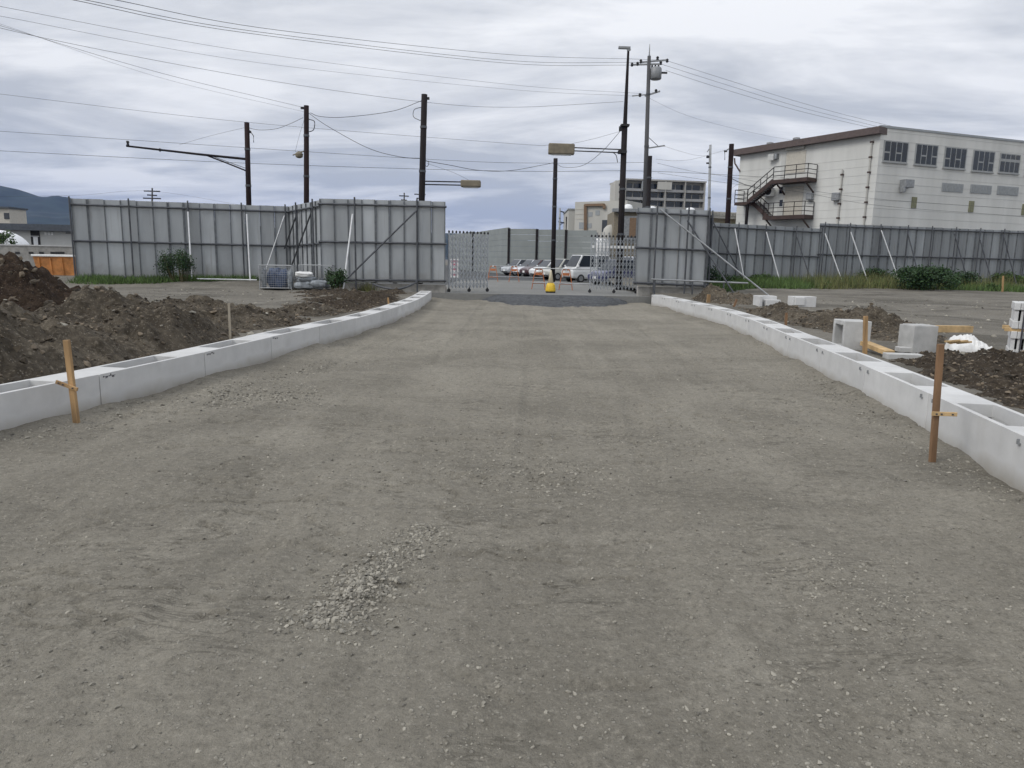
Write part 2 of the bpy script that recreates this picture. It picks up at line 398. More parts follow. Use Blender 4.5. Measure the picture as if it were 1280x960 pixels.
RIDGES = [(gx(395, 790), gx(540, 655), .18, .016), (gx(330, 760), gx(480, 650), .22, -.028), (gx(715, 850), gx(810, 850), .04, -.03),
          (gx(300, 690), gx(410, 680), .05, -.03), (gx(570, 940), gx(640, 800), .10, .004), (gx(640, 870), gx(560, 830), .03, -.015),
          (gx(0, 755), gx(60, 750), .04, -.035), (gx(720, 596), gx(560, 590), .12, .02), (gx(520, 455), gx(610, 440), .22, -.04),
          (gx(360, 470), gx(600, 425), .3, -.03), (gx(1000, 690), gx(1100, 780), .15, .02), (gx(140, 560), gx(420, 490), .10, .03),
          (gx(690, 460), gx(800, 458), .15, -.03), (gx(940, 690), gx(985, 690), .03, -.02), (gx(20, 860), gx(240, 780), .03, -.012)]
ys = np.concatenate([np.linspace(-8, 1.6, 40, endpoint=False), 1.6 * (YG / 1.6) ** np.linspace(0, 1, 620)])
t = np.linspace(0, 1, 360)
Yg, Tg = np.meshgrid(ys, t, indexing='ij')
Xg = (Lf(Yg) - .06) * (1 - Tg) + (Rf(Yg) + .06) * Tg
o = grid_mesh('roadbed', Xg, Yg, road_z(Xg, Yg), 'road'); tag(o, kind='structure')

# ------------------------------------------------------------------ site ground, left and right of the gutters
GW = .44
def left_z(x, y):
    return .31 + .05 * fbm(x * .35, y * .35, 4, 60) + .012 * fbm(x * 4, y * 4, 3, 66) - .22 * np.exp(-((x + 5.2) / 1.0) ** 2 - ((y - 22) / 2.6) ** 2) + .20 * sst(30.3, 32.5, y) * sst(-7, -8.5, x)
def right_z(x, y):
    return .35 + .010 * np.clip(y - 14, 0, 40) * .5 + .05 * fbm(x * .3, y * .35, 4, 70) + .014 * fbm(x * 4, y * 4, 3, 76) + .25 * sst(41, 46, y)
for nm, fz, sg, ye in (('site_ground', left_z, -1, 37), ('site_ground', right_z, 1, 50)):
    ys = np.concatenate([np.linspace(-8, 4, 20, endpoint=False), 4 * (ye / 4) ** np.linspace(0, 1, 260)])
    t = np.linspace(0, 1, 240)
    Yg, Tg = np.meshgrid(ys, t, indexing='ij')
    Xg = (Lf(Yg) - GW + .05 if sg < 0 else Rf(Yg) + GW - .05) + sg * (75 * Tg ** 2.2)
    o = grid_mesh(nm, Xg, Yg, fz(Xg, Yg), 'site'); tag(o, kind='structure')

# far ground, car park, street slab, asphalt ramp
def sheet(name, x0, x1, y0, y1, z, mat, thick=0):
    m = MB()
    if thick: m.hexa([(x0, y0, z - thick), (x1, y0, z - thick), (x1, y1, z - thick), (x0, y1, z - thick), (x0, y0, z), (x1, y0, z), (x1, y1, z), (x0, y1, z)])
    else: m.add([(x0, y0, z), (x1, y0, z), (x1, y1, z), (x0, y1, z)], [(0, 1, 2, 3)])
    return tag(m.build(name, mat), kind='structure')
sheet('ground', -6000, 6000, -500, 9000, -.40, 'site')
sheet('car_park', -160, 200, 36, 170, ZS - .03, 'asphalt')
sheet('street', -3.75, 6.3, YG, 52, ZS, 'pavement', .4)
# apron of new asphalt ramping up to the slab
a0, a1 = G(600, 378, .03), G(775, 378, .03)
xs = np.linspace(0, 1, 60); yy = np.linspace(0, 1, 24)
Vv, Uu = np.meshgrid(yy, xs, indexing='ij')
X_ = (-1.35 + .9 * (1 - Vv) ** 1.5) * (1 - Uu) + (4.85 - .9 * (1 - Vv) ** 1.5) * Uu
Y_ = YG - .004 - 3.6 * (1 - Vv) * (1 - .25 * (2 * Uu - 1) ** 2)
Z_ = ZS * Vv ** 1.1 - .05 * sst(.35, .0, Vv + .25 * fbm(X_ * 1.5, Y_ * 1.5, 3, 8)) + road_z(X_, Y_) * (1 - Vv) + .02 * (1 - Vv) + .006 * fbm(X_ * 3, Y_ * 3, 3, 2) - .25 * sst(.72, 1.0, np.abs(2 * Uu - 1) + .12 * fbm(X_ * 1.3, Y_ * 1.3, 3, 4))
o = grid_mesh('ramp', X_, Y_, Z_, 'newasphalt'); tag(o, kind='structure')

# ------------------------------------------------------------------ soil heaps
def heap(name, label, x0, x1, y0, y1, bumps, mat, base, step=.06, rough=.16, mask=None, seed=0, cat='soil heap'):
    nx = int((x1 - x0) / step); ny = int((y1 - y0) / step)
    Xg, Yg = np.meshgrid(np.linspace(x0, x1, nx), np.linspace(y0, y1, ny))
    h = np.zeros_like(Xg)
    wx = Xg + .35 * fbm(Xg * .8, Yg * .8, 3, seed + 3); wy = Yg + .35 * fbm(Xg * .8, Yg * .8, 3, seed + 7)
    for (cx, cy, a, sx, sy) in bumps:
        h = np.maximum(h, a * np.exp(-((wx - cx) / sx) ** 2 - ((wy - cy) / sy) ** 2)) + .12 * a * np.exp(-((wx - cx) / sx / 1.5) ** 2 - ((wy - cy) / sy / 1.5) ** 2)
    rid = 1 - np.abs(fbm(Xg * 1.1, Yg * 1.1, 4, seed + 11))
    h = h * (1 + .9 * rough * fbm(Xg * 1.4, Yg * 1.4, 4, seed)) + np.minimum(h * 3, 1) * rough * (.45 * (rid - .6) + .32 * fbm(Xg * 4.5, Yg * 4.5, 3, seed + 20) + .15 * fbm(Xg * 12, Yg * 12, 2, seed + 25))
    edge = np.minimum(np.minimum(Xg - x0, x1 - Xg), np.minimum(Yg - y0, y1 - Yg))
    k = sst(0, .8, edge)
    if mask is not None: k = k * mask(Xg, Yg)
    z = base(Xg, Yg) - .06 + h * k
    o = grid_mesh(name, Xg, Yg, z, mat)
    out = Xg - (Rf(Yg) + GW) if x0 > 0 else (Lf(Yg) - GW) - Xg
    bm = bmesh.new(); bm.from_mesh(o.data); bm.verts.ensure_lookup_table(); bad = np.flatnonzero((out < -.03).ravel())
    bmesh.ops.delete(bm, geom=[bm.verts[int(i)] for i in bad], context='VERTS'); bm.to_mesh(o.data); bm.free()
    z = np.where(out < -.03, -5, z)
    return tag(o, label, cat, 'heaps of dug soil'), (Xg, Yg, z, h * k)
def mL(x, y): return sst(.12, .9, (Lf(y) - GW) - x)
def mR(x, y): return sst(.12, .8, x - (Rf(y) + GW))
oh1, H1 = heap('soil_heap', 'long grey-brown bank of dug soil behind the left gutter', -13.5, -3.0, 3.0, 21, [(-6.7, 8.7, .80, 1.5, 1.4), (-7.2, 6.0, .70, 1.5, 2.0), (-7.3, 13.6, .62, 1.2, 1.3), (-8.8, 11.5, .42, 2.0, 1.8), (-6.9, 16.4, .42, 1.0, 1.2), (-5.4, 14.5, .30, .8, 1.5), (-5.2, 19, .22, .9, 1.2), (-5.6, 11, .45, 1.0, 1.6)], 'soil', left_z, .05, .24, mL, 100)
oh2, H2 = heap('soil_heap', 'dark brown heap of earth rising at the left edge before the orange skip', -19, -7.6, 11.5, 20, [(-12.9, 15.6, 1.42, 2.0, 1.6), (-15.5, 15.6, 1.40, 2.6, 1.8), (-11.0, 15.2, 1.22, 1.35, 1.5), (-9.4, 14.5, .72, 1.1, 1.0)], 'darksoil_and_shade', left_z, .06, .30, None, 140)
oh3, H3 = heap('soil_heap', 'low brown bank of dug soil along the right gutter', 5.9, 11.0, 12.2, 27.5, [(7.2, 25.6, .52, .75, 1.3), (7.1, 19.0, .26, .8, 2.2), (7.5, 15.6, .40, 1.0, 1.5), (8.1, 17.5, .30, 1.2, 1.5)], 'soil', right_z, .055, .22, mR, 180)
oh4, H4 = heap('soil_heap', 'dark clotted soil strewn between the right gutter and the kerb stack', 4.2, 10.5, 3.5, 13.2, [(7.0, 9.6, .20, 1.6, 1.6), (6.2, 7.2, .17, 1.4, 2.0), (8.2, 8.4, .20, 1.3, 1.6), (7.8, 10.9, .18, 1.2, .9), (5.6, 5.2, .17, 1.2, 1.6)], 'wetsoil', right_z, .05, .35, mR, 220)
oh5, H5 = heap('soil_heap', 'dark strip of soil between the left gutter end and the fence', -9.5, -3.2, 19.5, 30, [(-5.0, 24.5, .16, 1.6, 3.5), (-6.4, 27.5, .16, 1.6, 1.6), (-4.6, 28.6, .14, 1.2, 1.0)], 'wetsoil', left_z, .07, .5, mL, 260)
def hz(Hh, x, y):
    Xg, Yg, z, _ = Hh
    i = int(np.clip(np.searchsorted(Yg[:, 0], y), 0, Yg.shape[0] - 1)); j = int(np.clip(np.searchsorted(Xg[0], x), 0, Xg.shape[1] - 1))
    return float(z[i, j])
def gz(x, y):
    """surface height on either side of the road"""
    if x < 0: zz = float(left_z(np.float64(x), np.float64(y))); hs = (H1, H2, H5)
    else: zz = float(right_z(np.float64(x), np.float64(y))); hs = (H3, H4)
    for h in hs:
        if h[0].min() < x < h[0].max() and h[1].min() < y < h[1].max(): zz = max(zz, hz(h, x, y))
    return zz

# ------------------------------------------------------------------ loose stones
ICO_V = []
g_ = (1 + 5 ** .5) / 2
for a, b in ((-1, g_), (1, g_), (-1, -g_), (1, -g_)): ICO_V.append((a, b, 0))
for a, b in ((-1, g_), (1, g_), (-1, -g_), (1, -g_)): ICO_V.append((0, a, b))
for a, b in ((g_, -1), (g_, 1), (-g_, -1), (-g_, 1)): ICO_V.append((a, 0, b))
ICO_V = np.array(ICO_V) / math.sqrt(1 + g_ * g_)
ICO_F = np.array([(0, 11, 5), (0, 5, 1), (0, 1, 7), (0, 7, 10), (0, 10, 11), (1, 5, 9), (5, 11, 4), (11, 10, 2), (10, 7, 6), (7, 1, 8), (3, 9, 4), (3, 4, 2), (3, 2, 6), (3, 6, 8), (3, 8, 9), (4, 9, 5), (2, 4, 11), (6, 2, 10), (8, 6, 7), (9, 8, 1)])
def stones(name, x, y, z, size, mat, sink=.12):
    n = len(x)
    v = ICO_V[None] * (1 + .28 * rng.standard_normal((n, 12, 1)))
    sc = size[:, None] * np.stack([rng.uniform(.7, 1.35, n), rng.uniform(.6, 1.1, n), rng.uniform(.4, .8, n)], -1)
    v = v * sc[:, None, :]
    a = rng.uniform(0, 6.28, n); c, s_ = np.cos(a)[:, None], np.sin(a)[:, None]
    tl = rng.uniform(-.5, .5, n)[:, None]
    vx, vy, vz = v[..., 0], v[..., 1], v[..., 2]
    vz, vx = vz * np.cos(tl) + vx * np.sin(tl), vx * np.cos(tl) - vz * np.sin(tl)
    w = np.stack([vx * c - vy * s_ + x[:, None], vx * s_ + vy * c + y[:, None], vz + (z + size * sink)[:, None]], -1)
    f = (ICO_F[None] + (np.arange(n) * 12)[:, None, None]).reshape(-1, 3)
    return np_mesh(name, w.reshape(-1, 3), f, mat, False)
sx, sy, ss = [], [], []
def strew(a, b, w, n, s0, s1):
    t = rng.uniform(0, 1, n); q = rng.standard_normal(n) * w
    L = math.hypot(b[0] - a[0], b[1] - a[1]); dx, dy = (b[0] - a[0]) / L, (b[1] - a[1]) / L
    sx.append(a[0] + (b[0] - a[0]) * t + dy * q); sy.append(a[1] + (b[1] - a[1]) * t - dx * q)
    ss.append(s0 + (s1 - s0) * rng.uniform(0, 1, n) ** 2.5)
strew(gx(395, 785), gx(470, 715), .10, 1000, .005, .018)
strew(gx(430, 740), gx(540, 655), .08, 800, .005, .015)
strew(gx(380, 800), gx(520, 660), .25, 900, .004, .013)
strew(gx(260, 500), gx(400, 495), .40, 800, .008, .020)
strew(gx(620, 610), gx(720, 575), .40, 500, .006, .016)
strew(gx(1020, 700), gx(1150, 800), .25, 500, .004, .013)
strew(gx(570, 940), gx(640, 800), .07, 130, .003, .010)
strew(gx(860, 900), gx(1240, 880), .22, 500, .003, .011)
strew(gx(20, 560), gx(430, 450), .22, 900, .006, .020)
strew(gx(1270, 640), gx(1000, 470), .18, 700, .005, .018)
strew(gx(300, 640), gx(660, 520), .5, 500, .005, .014)
strew(gx(760, 560), gx(1050, 520), .5, 500, .006, .015)
n = 13000
yy = 1.9 * (16 / 1.9) ** rng.uniform(0, 1, n); xx = rng.uniform(-1, 1, n) * (.75 * yy + .6)
sx.append(xx); sy.append(yy); ss.append(.0022 + .0085 * rng.uniform(0, 1, n) ** 6 + .00042 * yy)
sx = np.concatenate(sx); sy = np.concatenate(sy); ss = np.concatenate(ss)
ok = (sx > Lf(sy) + .05) & (sx < Rf(sy) - .05)
sx, sy, ss = sx[ok], sy[ok], ss[ok]
tag(stones('gravel', sx, sy, road_z(sx, sy), ss, 'stone'), 'loose stone chips scattered over the compacted roadbed', 'gravel', kind='stuff')
# clods and stones over the heaps
cx, cy, cz, cs = [], [], [], []
for Hh, n, a, b in ((H1, 9000, .008, .055), (H2, 2600, .014, .10), (H3, 3500, .010, .05), (H4, 6500, .008, .045), (H5, 900, .02, .06)):
    Xg, Yg, z, h = Hh; w = np.flatnonzero(h.ravel() > .03); i = rng.choice(w, n)
    cx.append(Xg.ravel()[i]); cy.append(Yg.ravel()[i]); cz.append(z.ravel()[i]); cs.append(a + (b - a) * rng.uniform(0, 1, n) ** 4)
tag(stones('soil_clods', *[np.concatenate(q) for q in (cx, cy, cz, cs)], 'clod'), 'clods and stones lying over the dug soil heaps', 'soil clods', kind='stuff')
n = 2600
yy = rng.uniform(9, 30, n); xx = np.where(rng.uniform(0, 1, n) < .4, -rng.uniform(4.6, 14, n), rng.uniform(6.4, 20, n))
zz = np.array([gz(a, b) for a, b in zip(xx, yy)])
tag(stones('gravel', xx, yy, zz, .012 + .05 * rng.uniform(0, 1, n) ** 5, 'stone'), 'stones scattered on the rough site ground beside the gutters', 'gravel', kind='stuff')

# ------------------------------------------------------------------ precast gutter sections
ORD = 'first second third fourth fifth sixth seventh eighth ninth tenth eleventh twelfth thirteenth fourteenth fifteenth sixteenth seventeenth eighteenth nineteenth twentieth'.split()
Zv = Vector((0, 0, 1))
def gutter_mesh(L, zt, zb, sg):
    x, t, W = L / 2, .05, GW; hx = .50; c = x - .06; zs = zt - .13; zf = zb + .1
    vs = []; fs = []
    def q(*p):
        o = len(vs); vs.extend(p); fs.append(tuple(range(o, o + len(p))))
    a, b = t, W - t
    q((-x, 0, zb), (x, 0, zb), (x, 0, zt), (-x, 0, zt)); q((-x, W, zb), (x, W, zb), (x, W, zt), (-x, W, zt))
    q((-x, 0, zb), (-x, W, zb), (-x, W, zt), (-x, 0, zt)); q((x, 0, zb), (x, W, zb), (x, W, zt), (x, 0, zt))
    q((-x, 0, zb), (x, 0, zb), (x, W, zb), (-x, W, zb))
    q((-x, 0, zt), (x, 0, zt), (hx, a, zt), (-hx, a, zt)); q((-x, W, zt), (x, W, zt), (hx, b, zt), (-hx, b, zt))
    q((-x, 0, zt), (-hx, a, zt), (-hx, b, zt), (-x, W, zt)); q((x, 0, zt), (hx, a, zt), (hx, b, zt), (x, W, zt))
    for y in (a, b):
        q((-hx, y, zs), (hx, y, zs), (hx, y, zt), (-hx, y, zt)); q((-c, y, zf), (c, y, zf), (c, y, zs), (hx, y, zs), (-hx, y, zs), (-c, y, zs))
    for k in (-1, 1):
        q((k * hx, a, zs), (k * hx, b, zs), (k * hx, b, zt), (k * hx, a, zt))
        q((k * hx, a, zs), (k * c, a, zs), (k * c, b, zs), (k * hx, b, zs))
        q((k * c, a, zf), (k * c, b, zf), (k * c, b, zs), (k * c, a, zs))
    m = MB(); m.add([(p[0], p[1] * sg, p[2]) for p in vs], fs)
    m.add([(p[0], p[1] * sg, p[2]) for p in ((-c, a, zf), (c, a, zf), (c, b, zf), (-c, b, zf))], [(0, 1, 2, 3)], 1); return m
def weld(o, bev):
    bm = bmesh.new(); bm.from_mesh(o.data); bmesh.ops.remove_doubles(bm, verts=bm.verts, dist=1e-4)
    bmesh.ops.recalc_face_normals(bm, faces=bm.faces); bm.to_mesh(o.data); bm.free()
    b = o.modifiers.new('bevel', 'BEVEL'); b.width = bev; b.segments = 2; b.limit_method = 'ANGLE'
def gutters(fx, joint, zt, sg, side, grp, y0, y1):
    yy = np.linspace(-6, 32, 3000); xx = fx(yy); s = np.concatenate([[0], np.cumsum(np.hypot(np.diff(xx), np.diff(yy)))])
    sj = np.interp(joint.y, yy, s); k0 = -int(sj // 2.0); L = 2.0; proto = None; cnt = 0
    for k in range(k0, 60):
        a = sj + k * L; b = a + L
        if a < 0 or b > s[-1]: continue
        pa = Vector((np.interp(a, s, xx), np.interp(a, s, yy), 0)); pb = Vector((np.interp(b, s, xx), np.interp(b, s, yy), 0))
        if pb.y < y0 or pb.y > y1: continue
        o = None
        if proto is None:
            o = gutter_mesh(L - .012, zt, -.35, sg).build('gutter_section', ['gutter', 'darksoil_and_shade']); weld(o, .006); proto = o; newp = True  # cavity floor takes a dark soil colour as painted shade inside the opening
        else:
            o = proto.copy(); COL.objects.link(o); newp = False
        d = pb - pa; o.location = (pa + pb) / 2 + Zv * (rng.uniform(-.004, .004)); o.rotation_euler = (0, 0, math.atan2(d.y, d.x))
        tag(o, 'open-topped concrete gutter section, %s from the camera along the %s road edge' % (ORD[cnt], side), 'gutter', grp)
        # lifting anchors or marker scribbles near the joints
        if side == 'right':
            if newp:
                kids = []
                for xx_ in (-.85, .85):
                    m = MB(); m.box((xx_, -sg * .008, zt - .07), (.035, .018, .012)); m.box((xx_ + .012, -sg * .010, zt - .055), (.010, .02, .04))
                    kids.append(m.build('lifting_anchor', 'metalgrey', o))
                gkids = kids
            else:
                for kk in gkids:
                    c = kk.copy(); COL.objects.link(c); c.parent = o
        elif cnt in (3, 4, 5):
            m = MB(); rr = random.Random(cnt)
            for j in range(7):
                x0 = -.93 + .026 * j + rr.uniform(-.01, .01); z0 = zt - .035 + rr.uniform(-.015, .015)
                m.box((x0, -sg * .001, z0), (rr.uniform(.008, .02), .003, rr.uniform(.006, .022)))
            m.box((-.85, -sg * .001, zt - .036), (.20, .002, .004)); m.build('marker_scribble', 'mark', o)
        cnt += 1
gutters(Lf, Lp[1], ZL, -1 * -1, 'left', 'precast gutter sections along the left road edge', 2.5, 30.9)
jr = G(1149, 491, ZR)
gutters(Rf, jr, ZR, -1, 'right', 'precast gutter sections along the right road edge', 1.5, 30.9)

# ------------------------------------------------------------------ stakes
def stake(px0, px1, zb, w, mat, label, cross=None, grp='wooden setting-out stakes', cat='stake', d=None):
    b = G(px1[0], px1[1], zb); tp = P(px0[0], px0[1], b.y if d is None else d)
    t = thing('wooden_stake', label, cat, tuple(b), 0, grp)
    m = MB(); m.bar(b - b - (tp - b).normalized() * .15, tp - b, w, w * .8)
    m.build('post', mat, t, bevel=.002)
    if cross:
        a = P(*cross[0], b.y - .03) - b; c = P(*cross[1], b.y - .035) - b
        m = MB(); m.bar(a, c, .02, .035); m.build('batten', mat if mat == 'wood' else 'plank', t, bevel=.002)
        m = MB()
        for f_ in (.15, .35, .8):
            q = a.lerp(c, f_); m.box((q.x, q.y - .015, q.z), (.012, .012, .012))
        m.build('nail', 'mark', t)
    return t
stake((83, 425), (96, 531), .02, .052, 'wood', 'pale leaning wooden stake with a short batten, in front of the left gutter', ((70, 477), (97, 487)))
stake((1176, 430), (1165, 579), .02, .048, 'wood2', 'tall reddish-brown stake with a yellow batten, in front of the right gutter', ((1165, 517), (1196, 518)))
stake((286, 379), (288, 428), .30, .032, 'oldwood', 'thin pale stake standing in the soil behind the left gutter')
stake((1082, 395), (1081, 444), .32, .06, 'wood', 'thick wooden stake beside the hollow concrete block')
stake((983, 391), (982, 408), .40, .05, 'wood2', 'short reddish stake in the soil bank beside the right gutter')
stake((886, 368), (885, 381), .35, .10, 'wood', 'squat orange-brown stake at the far end of the right gutter')
stake((921, 374), (917, 384), .42, .06, 'wood2', 'short dark red stake at the foot of the right soil bank')
stake((485, 372), (486, 381), .28, .05, 'wood', 'small orange-brown stake near the far end of the left gutter')
stake((1254, 345), (1253, 366), .45, .08, 'wood', 'orange-brown stake in the weeds before the right fence')

# ------------------------------------------------------------------ fences
for k_ in ('panel', 'panel_b'):
    nt = MAT[k_].node_tree; b_ = nt.nodes['Principled BSDF']; src = b_.inputs['Base Color'].links[0].from_socket
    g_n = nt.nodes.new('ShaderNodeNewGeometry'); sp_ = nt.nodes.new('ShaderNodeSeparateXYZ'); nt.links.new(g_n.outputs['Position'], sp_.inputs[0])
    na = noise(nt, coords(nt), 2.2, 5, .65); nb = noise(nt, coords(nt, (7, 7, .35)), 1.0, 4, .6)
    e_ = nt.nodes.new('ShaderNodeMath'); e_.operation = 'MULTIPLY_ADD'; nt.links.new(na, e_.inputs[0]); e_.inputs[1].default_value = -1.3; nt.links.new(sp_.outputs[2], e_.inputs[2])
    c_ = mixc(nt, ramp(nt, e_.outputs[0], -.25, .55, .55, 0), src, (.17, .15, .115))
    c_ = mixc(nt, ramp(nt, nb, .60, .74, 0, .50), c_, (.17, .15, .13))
    nc = noise(nt, coords(nt, (1, 1, .5)), .8, 4, .6); c_ = mixc(nt, ramp(nt, nc, .52, .70, 0, .35), c_, (.24, .25, .26))
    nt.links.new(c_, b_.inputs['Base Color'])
MAT['seam'] = simple('panel_seam_shade', (.13, .14, .15), .6, var=.3)  # flanges coloured dark, painting in the shade of gaps between panels
def fence(label, A, B, zt, zb, pitch, mat, rails, posts=(), braces=(), seam=True, ribs=0, post_mat='pipe', extra=()):
    A = Vector((A[0], A[1], 0)); B = Vector((B[0], B[1], 0)); D = B - A; L = D.length; X = D / L
    N = Vector((X.y, -X.x, 0))
    if N.dot(Vector((0, 0, 0)) - A) < 0: N = -N
    t = thing('panel_fence', label, 'fence', tuple(A), 0, 'steel panel fences round the site')
    O = Vector((0, 0, 0))
    n = max(1, round(L / pitch)); w = L / n
    zl = lambda s, z: z[0] + (z[1] - z[0]) * s / L
    for i in range(n):
        s0 = i * w; m = MB(); b0, t0 = zl(s0 + w / 2, zb), zl(s0 + w / 2, zt) + rng.uniform(-.012, .012)
        g = .006
        m.fbox(O, X, N, Zv, (s0 + g, -.02, b0), (s0 + w - g, 0, t0))
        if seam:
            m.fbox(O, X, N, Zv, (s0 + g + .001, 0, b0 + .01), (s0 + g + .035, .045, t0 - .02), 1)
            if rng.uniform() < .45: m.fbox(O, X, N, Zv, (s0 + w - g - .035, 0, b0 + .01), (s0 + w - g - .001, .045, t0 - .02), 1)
        for k in range(ribs):
            c = s0 + w * (k + 1) / (ribs + 1); m.fbox(O, X, N, Zv, (c - .02, 0, b0 + .02), (c + .02, .014, t0 - .03))
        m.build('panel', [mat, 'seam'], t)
    for zr in rails:
        z0, z1 = zl(0, zb) + (zl(0, zt) - zl(0, zb)) * zr, zl(L, zb) + (zl(L, zt) - zl(L, zb)) * zr
        m = MB(); m.tube([A - A + N * .09 + Zv * z0 - X * .05, X * (L + .05) + N * .09 + Zv * z1], .045, 8); m.build('rail', 'pipe', t)
    for s in posts:
        m = MB(); m.tube([X * s + N * .155 + Zv * (zl(s, zb) - .45), X * s + N * .155 + Zv * (zl(s, zt) + .08)], .036, 8); m.build('post', post_mat, t)
    for (a, b, zg, pm) in braces:
        s, z = onwall(*a, (A.x, A.y), (B.x, B.y)); p0 = X * s + N * .2 + Zv * z
        r = ray(*b); tt = N.dot(A - Vector((CP.x, CP.y, 0))) / N.dot(r); p1 = P(b[0], b[1], (r * tt).y - 1.0) - A
        gq = gz(p1.x + A.x, p1.y + A.y) - .04; f_ = (p0.z - gq) / max(.1, p0.z - p1.z); p1 = p0 + (p1 - p0) * min(max(f_, .9), 1.22)
        m = MB(); m.tube([p0, p1], .034 if pm != 'pipe' else .036, 8); m.build('brace', pm, t)
    for nm, fn in extra: fn(t, X, N, A)
    return t
def xy(u, v, d): p = P(u, v, d); return (p.x, p.y)
def zz(u, v, d): return P(u, v, d).z
def ss_(us, v, A, B): return [onwall(u, v, A, B)[0] for u in us]
# back run on the left, return, and the run beside the gate
A1, B1 = xy(88, 250, 32.6), xy(361, 258, 34.8)
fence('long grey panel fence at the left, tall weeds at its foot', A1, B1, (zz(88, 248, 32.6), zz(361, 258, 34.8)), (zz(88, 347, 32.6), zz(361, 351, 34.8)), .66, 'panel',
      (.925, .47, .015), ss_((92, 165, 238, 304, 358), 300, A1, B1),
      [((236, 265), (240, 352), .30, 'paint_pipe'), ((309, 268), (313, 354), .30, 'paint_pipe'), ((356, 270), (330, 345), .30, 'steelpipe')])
B2 = xy(401, 250, 31.0)
fence('short grey panel fence return turning towards the road behind the mesh cages', B1, B2, (zz(361, 258, 34.8), zz(401, 250, 31)), (zz(361, 351, 34.8), zz(401, 352, 31)), .66, 'panel',
      (.925, .47, .015), ss_((375, 396), 300, B1, B2), [((375, 272), (341, 352), .3, 'pipe'), ((394, 268), (357, 352), .3, 'pipe')])
A3, B3 = xy(399, 249, 31.0), xy(557, 252, 31.0)
fence('grey panel fence at the left of the gate, one long diagonal brace across it', A3, B3, (zz(399, 248, 31), zz(557, 252, 31)), (zz(399, 352, 31), zz(557, 354, 31)), .62, 'panel',
      (.935, .485, .03), ss_((445, 522), 300, A3, B3), [((442, 268), (429, 362), .3, 'paint_pipe'), ((522, 263), (430, 352), .45, 'pipe')])
A4, B4 = xy(797, 260, 31.3), xy(886, 264, 31.3)
fence('grey panel fence at the right of the gate, long pipe brace running down from it', A4, B4, (zz(797, 259, 31.3), zz(886, 263, 31.3)), (zz(797, 356, 31.3), zz(886, 360, 31.3)), .62, 'panel',
      (.93, .485, .03), ss_((819, 858, 884), 300, A4, B4), [((824, 262), (950, 361), .42, 'steelpipe'), ((858, 276), (908, 352), .6, 'pipe')])
A6, B6 = xy(888, 281, 45), xy(1026, 287, 46)
fence('grey panel fence return running back from the gate fence on the right', B4, A6, (zz(886, 263, 31.3), zz(888, 280, 45)), (zz(886, 360, 31.3), .5), .66, 'panel_b', (.93, .485, .03), (1.5, 5, 9), [])
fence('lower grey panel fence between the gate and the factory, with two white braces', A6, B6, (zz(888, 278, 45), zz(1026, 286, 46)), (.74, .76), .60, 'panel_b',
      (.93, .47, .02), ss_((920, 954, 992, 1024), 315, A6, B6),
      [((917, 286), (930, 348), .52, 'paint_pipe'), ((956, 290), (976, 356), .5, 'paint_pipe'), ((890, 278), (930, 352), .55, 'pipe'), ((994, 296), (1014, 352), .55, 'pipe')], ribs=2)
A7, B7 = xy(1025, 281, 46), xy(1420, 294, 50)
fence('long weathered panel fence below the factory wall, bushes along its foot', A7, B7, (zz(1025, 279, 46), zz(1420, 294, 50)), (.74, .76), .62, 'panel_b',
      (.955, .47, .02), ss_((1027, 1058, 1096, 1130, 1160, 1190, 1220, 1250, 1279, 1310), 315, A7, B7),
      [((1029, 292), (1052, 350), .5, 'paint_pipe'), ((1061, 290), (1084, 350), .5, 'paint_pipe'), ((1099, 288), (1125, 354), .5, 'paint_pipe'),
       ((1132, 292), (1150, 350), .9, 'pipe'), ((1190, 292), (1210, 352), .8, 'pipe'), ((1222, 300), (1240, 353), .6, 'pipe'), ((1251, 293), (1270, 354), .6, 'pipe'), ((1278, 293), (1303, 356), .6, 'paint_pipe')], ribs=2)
# kerb under the gate fences
def curb(label, A, B, z0, z1, w=.3):
    A = Vector((*A, 0)); B = Vector((*B, 0)); X = (B - A).normalized(); N = Vector((X.y, -X.x, 0)); m = MB()
    m.fbox(A, X, N, Zv, (0, -w / 2, z0), ((B - A).length, w / 2, z1)); o = m.build('concrete_footing', 'kerbconc', bevel=.02)
    return tag(o, label, 'footing')
p_, q_ = xy(430, 350, 31.25), xy(557, 350, 31.25)
curb('pale concrete footing under the fence left of the gate', p_, q_, .0, zz(557, 354, 31) - .07)
p_, q_ = xy(797, 350, 31.55), xy(880, 350, 31.55)
curb('pale concrete footing under the fence right of the gate', p_, q_, .0, zz(797, 356, 31.3) - .07)
# low horizontal scaffold rail right of the gate
m = MB(); a = P(814, 349, 30.6); b = P(935, 354, 30.6); m.tube([a, b], .035, 8)
t = thing('scaffold_rail', 'horizontal scaffold pipe on short legs at the foot of the right gate fence', 'pipe', tuple(a))
m2 = MB(); m2.tube([a - a, b - a], .035, 8); m2.build('pipe', 'steelpipe', t)
for u in (819, 866, 905):
    s_ = (u - 814) / 121; c = (b - a) * s_; m2 = MB(); m2.tube([c, c - Zv * (c.z + a.z - .25)], .03, 8); m2.build('leg', 'pipe', t)

a = P(246, 348.5, 32.6); b = P(321, 350, 33.2); m = MB(); m.tube([Vector((0, 0, 0)), b - a], .03, 8); o = m.build('loose_pipe', 'paint_pipe'); o.location = a
tag(o, 'white pipe lying along the foot of the long left fence', 'pipe')

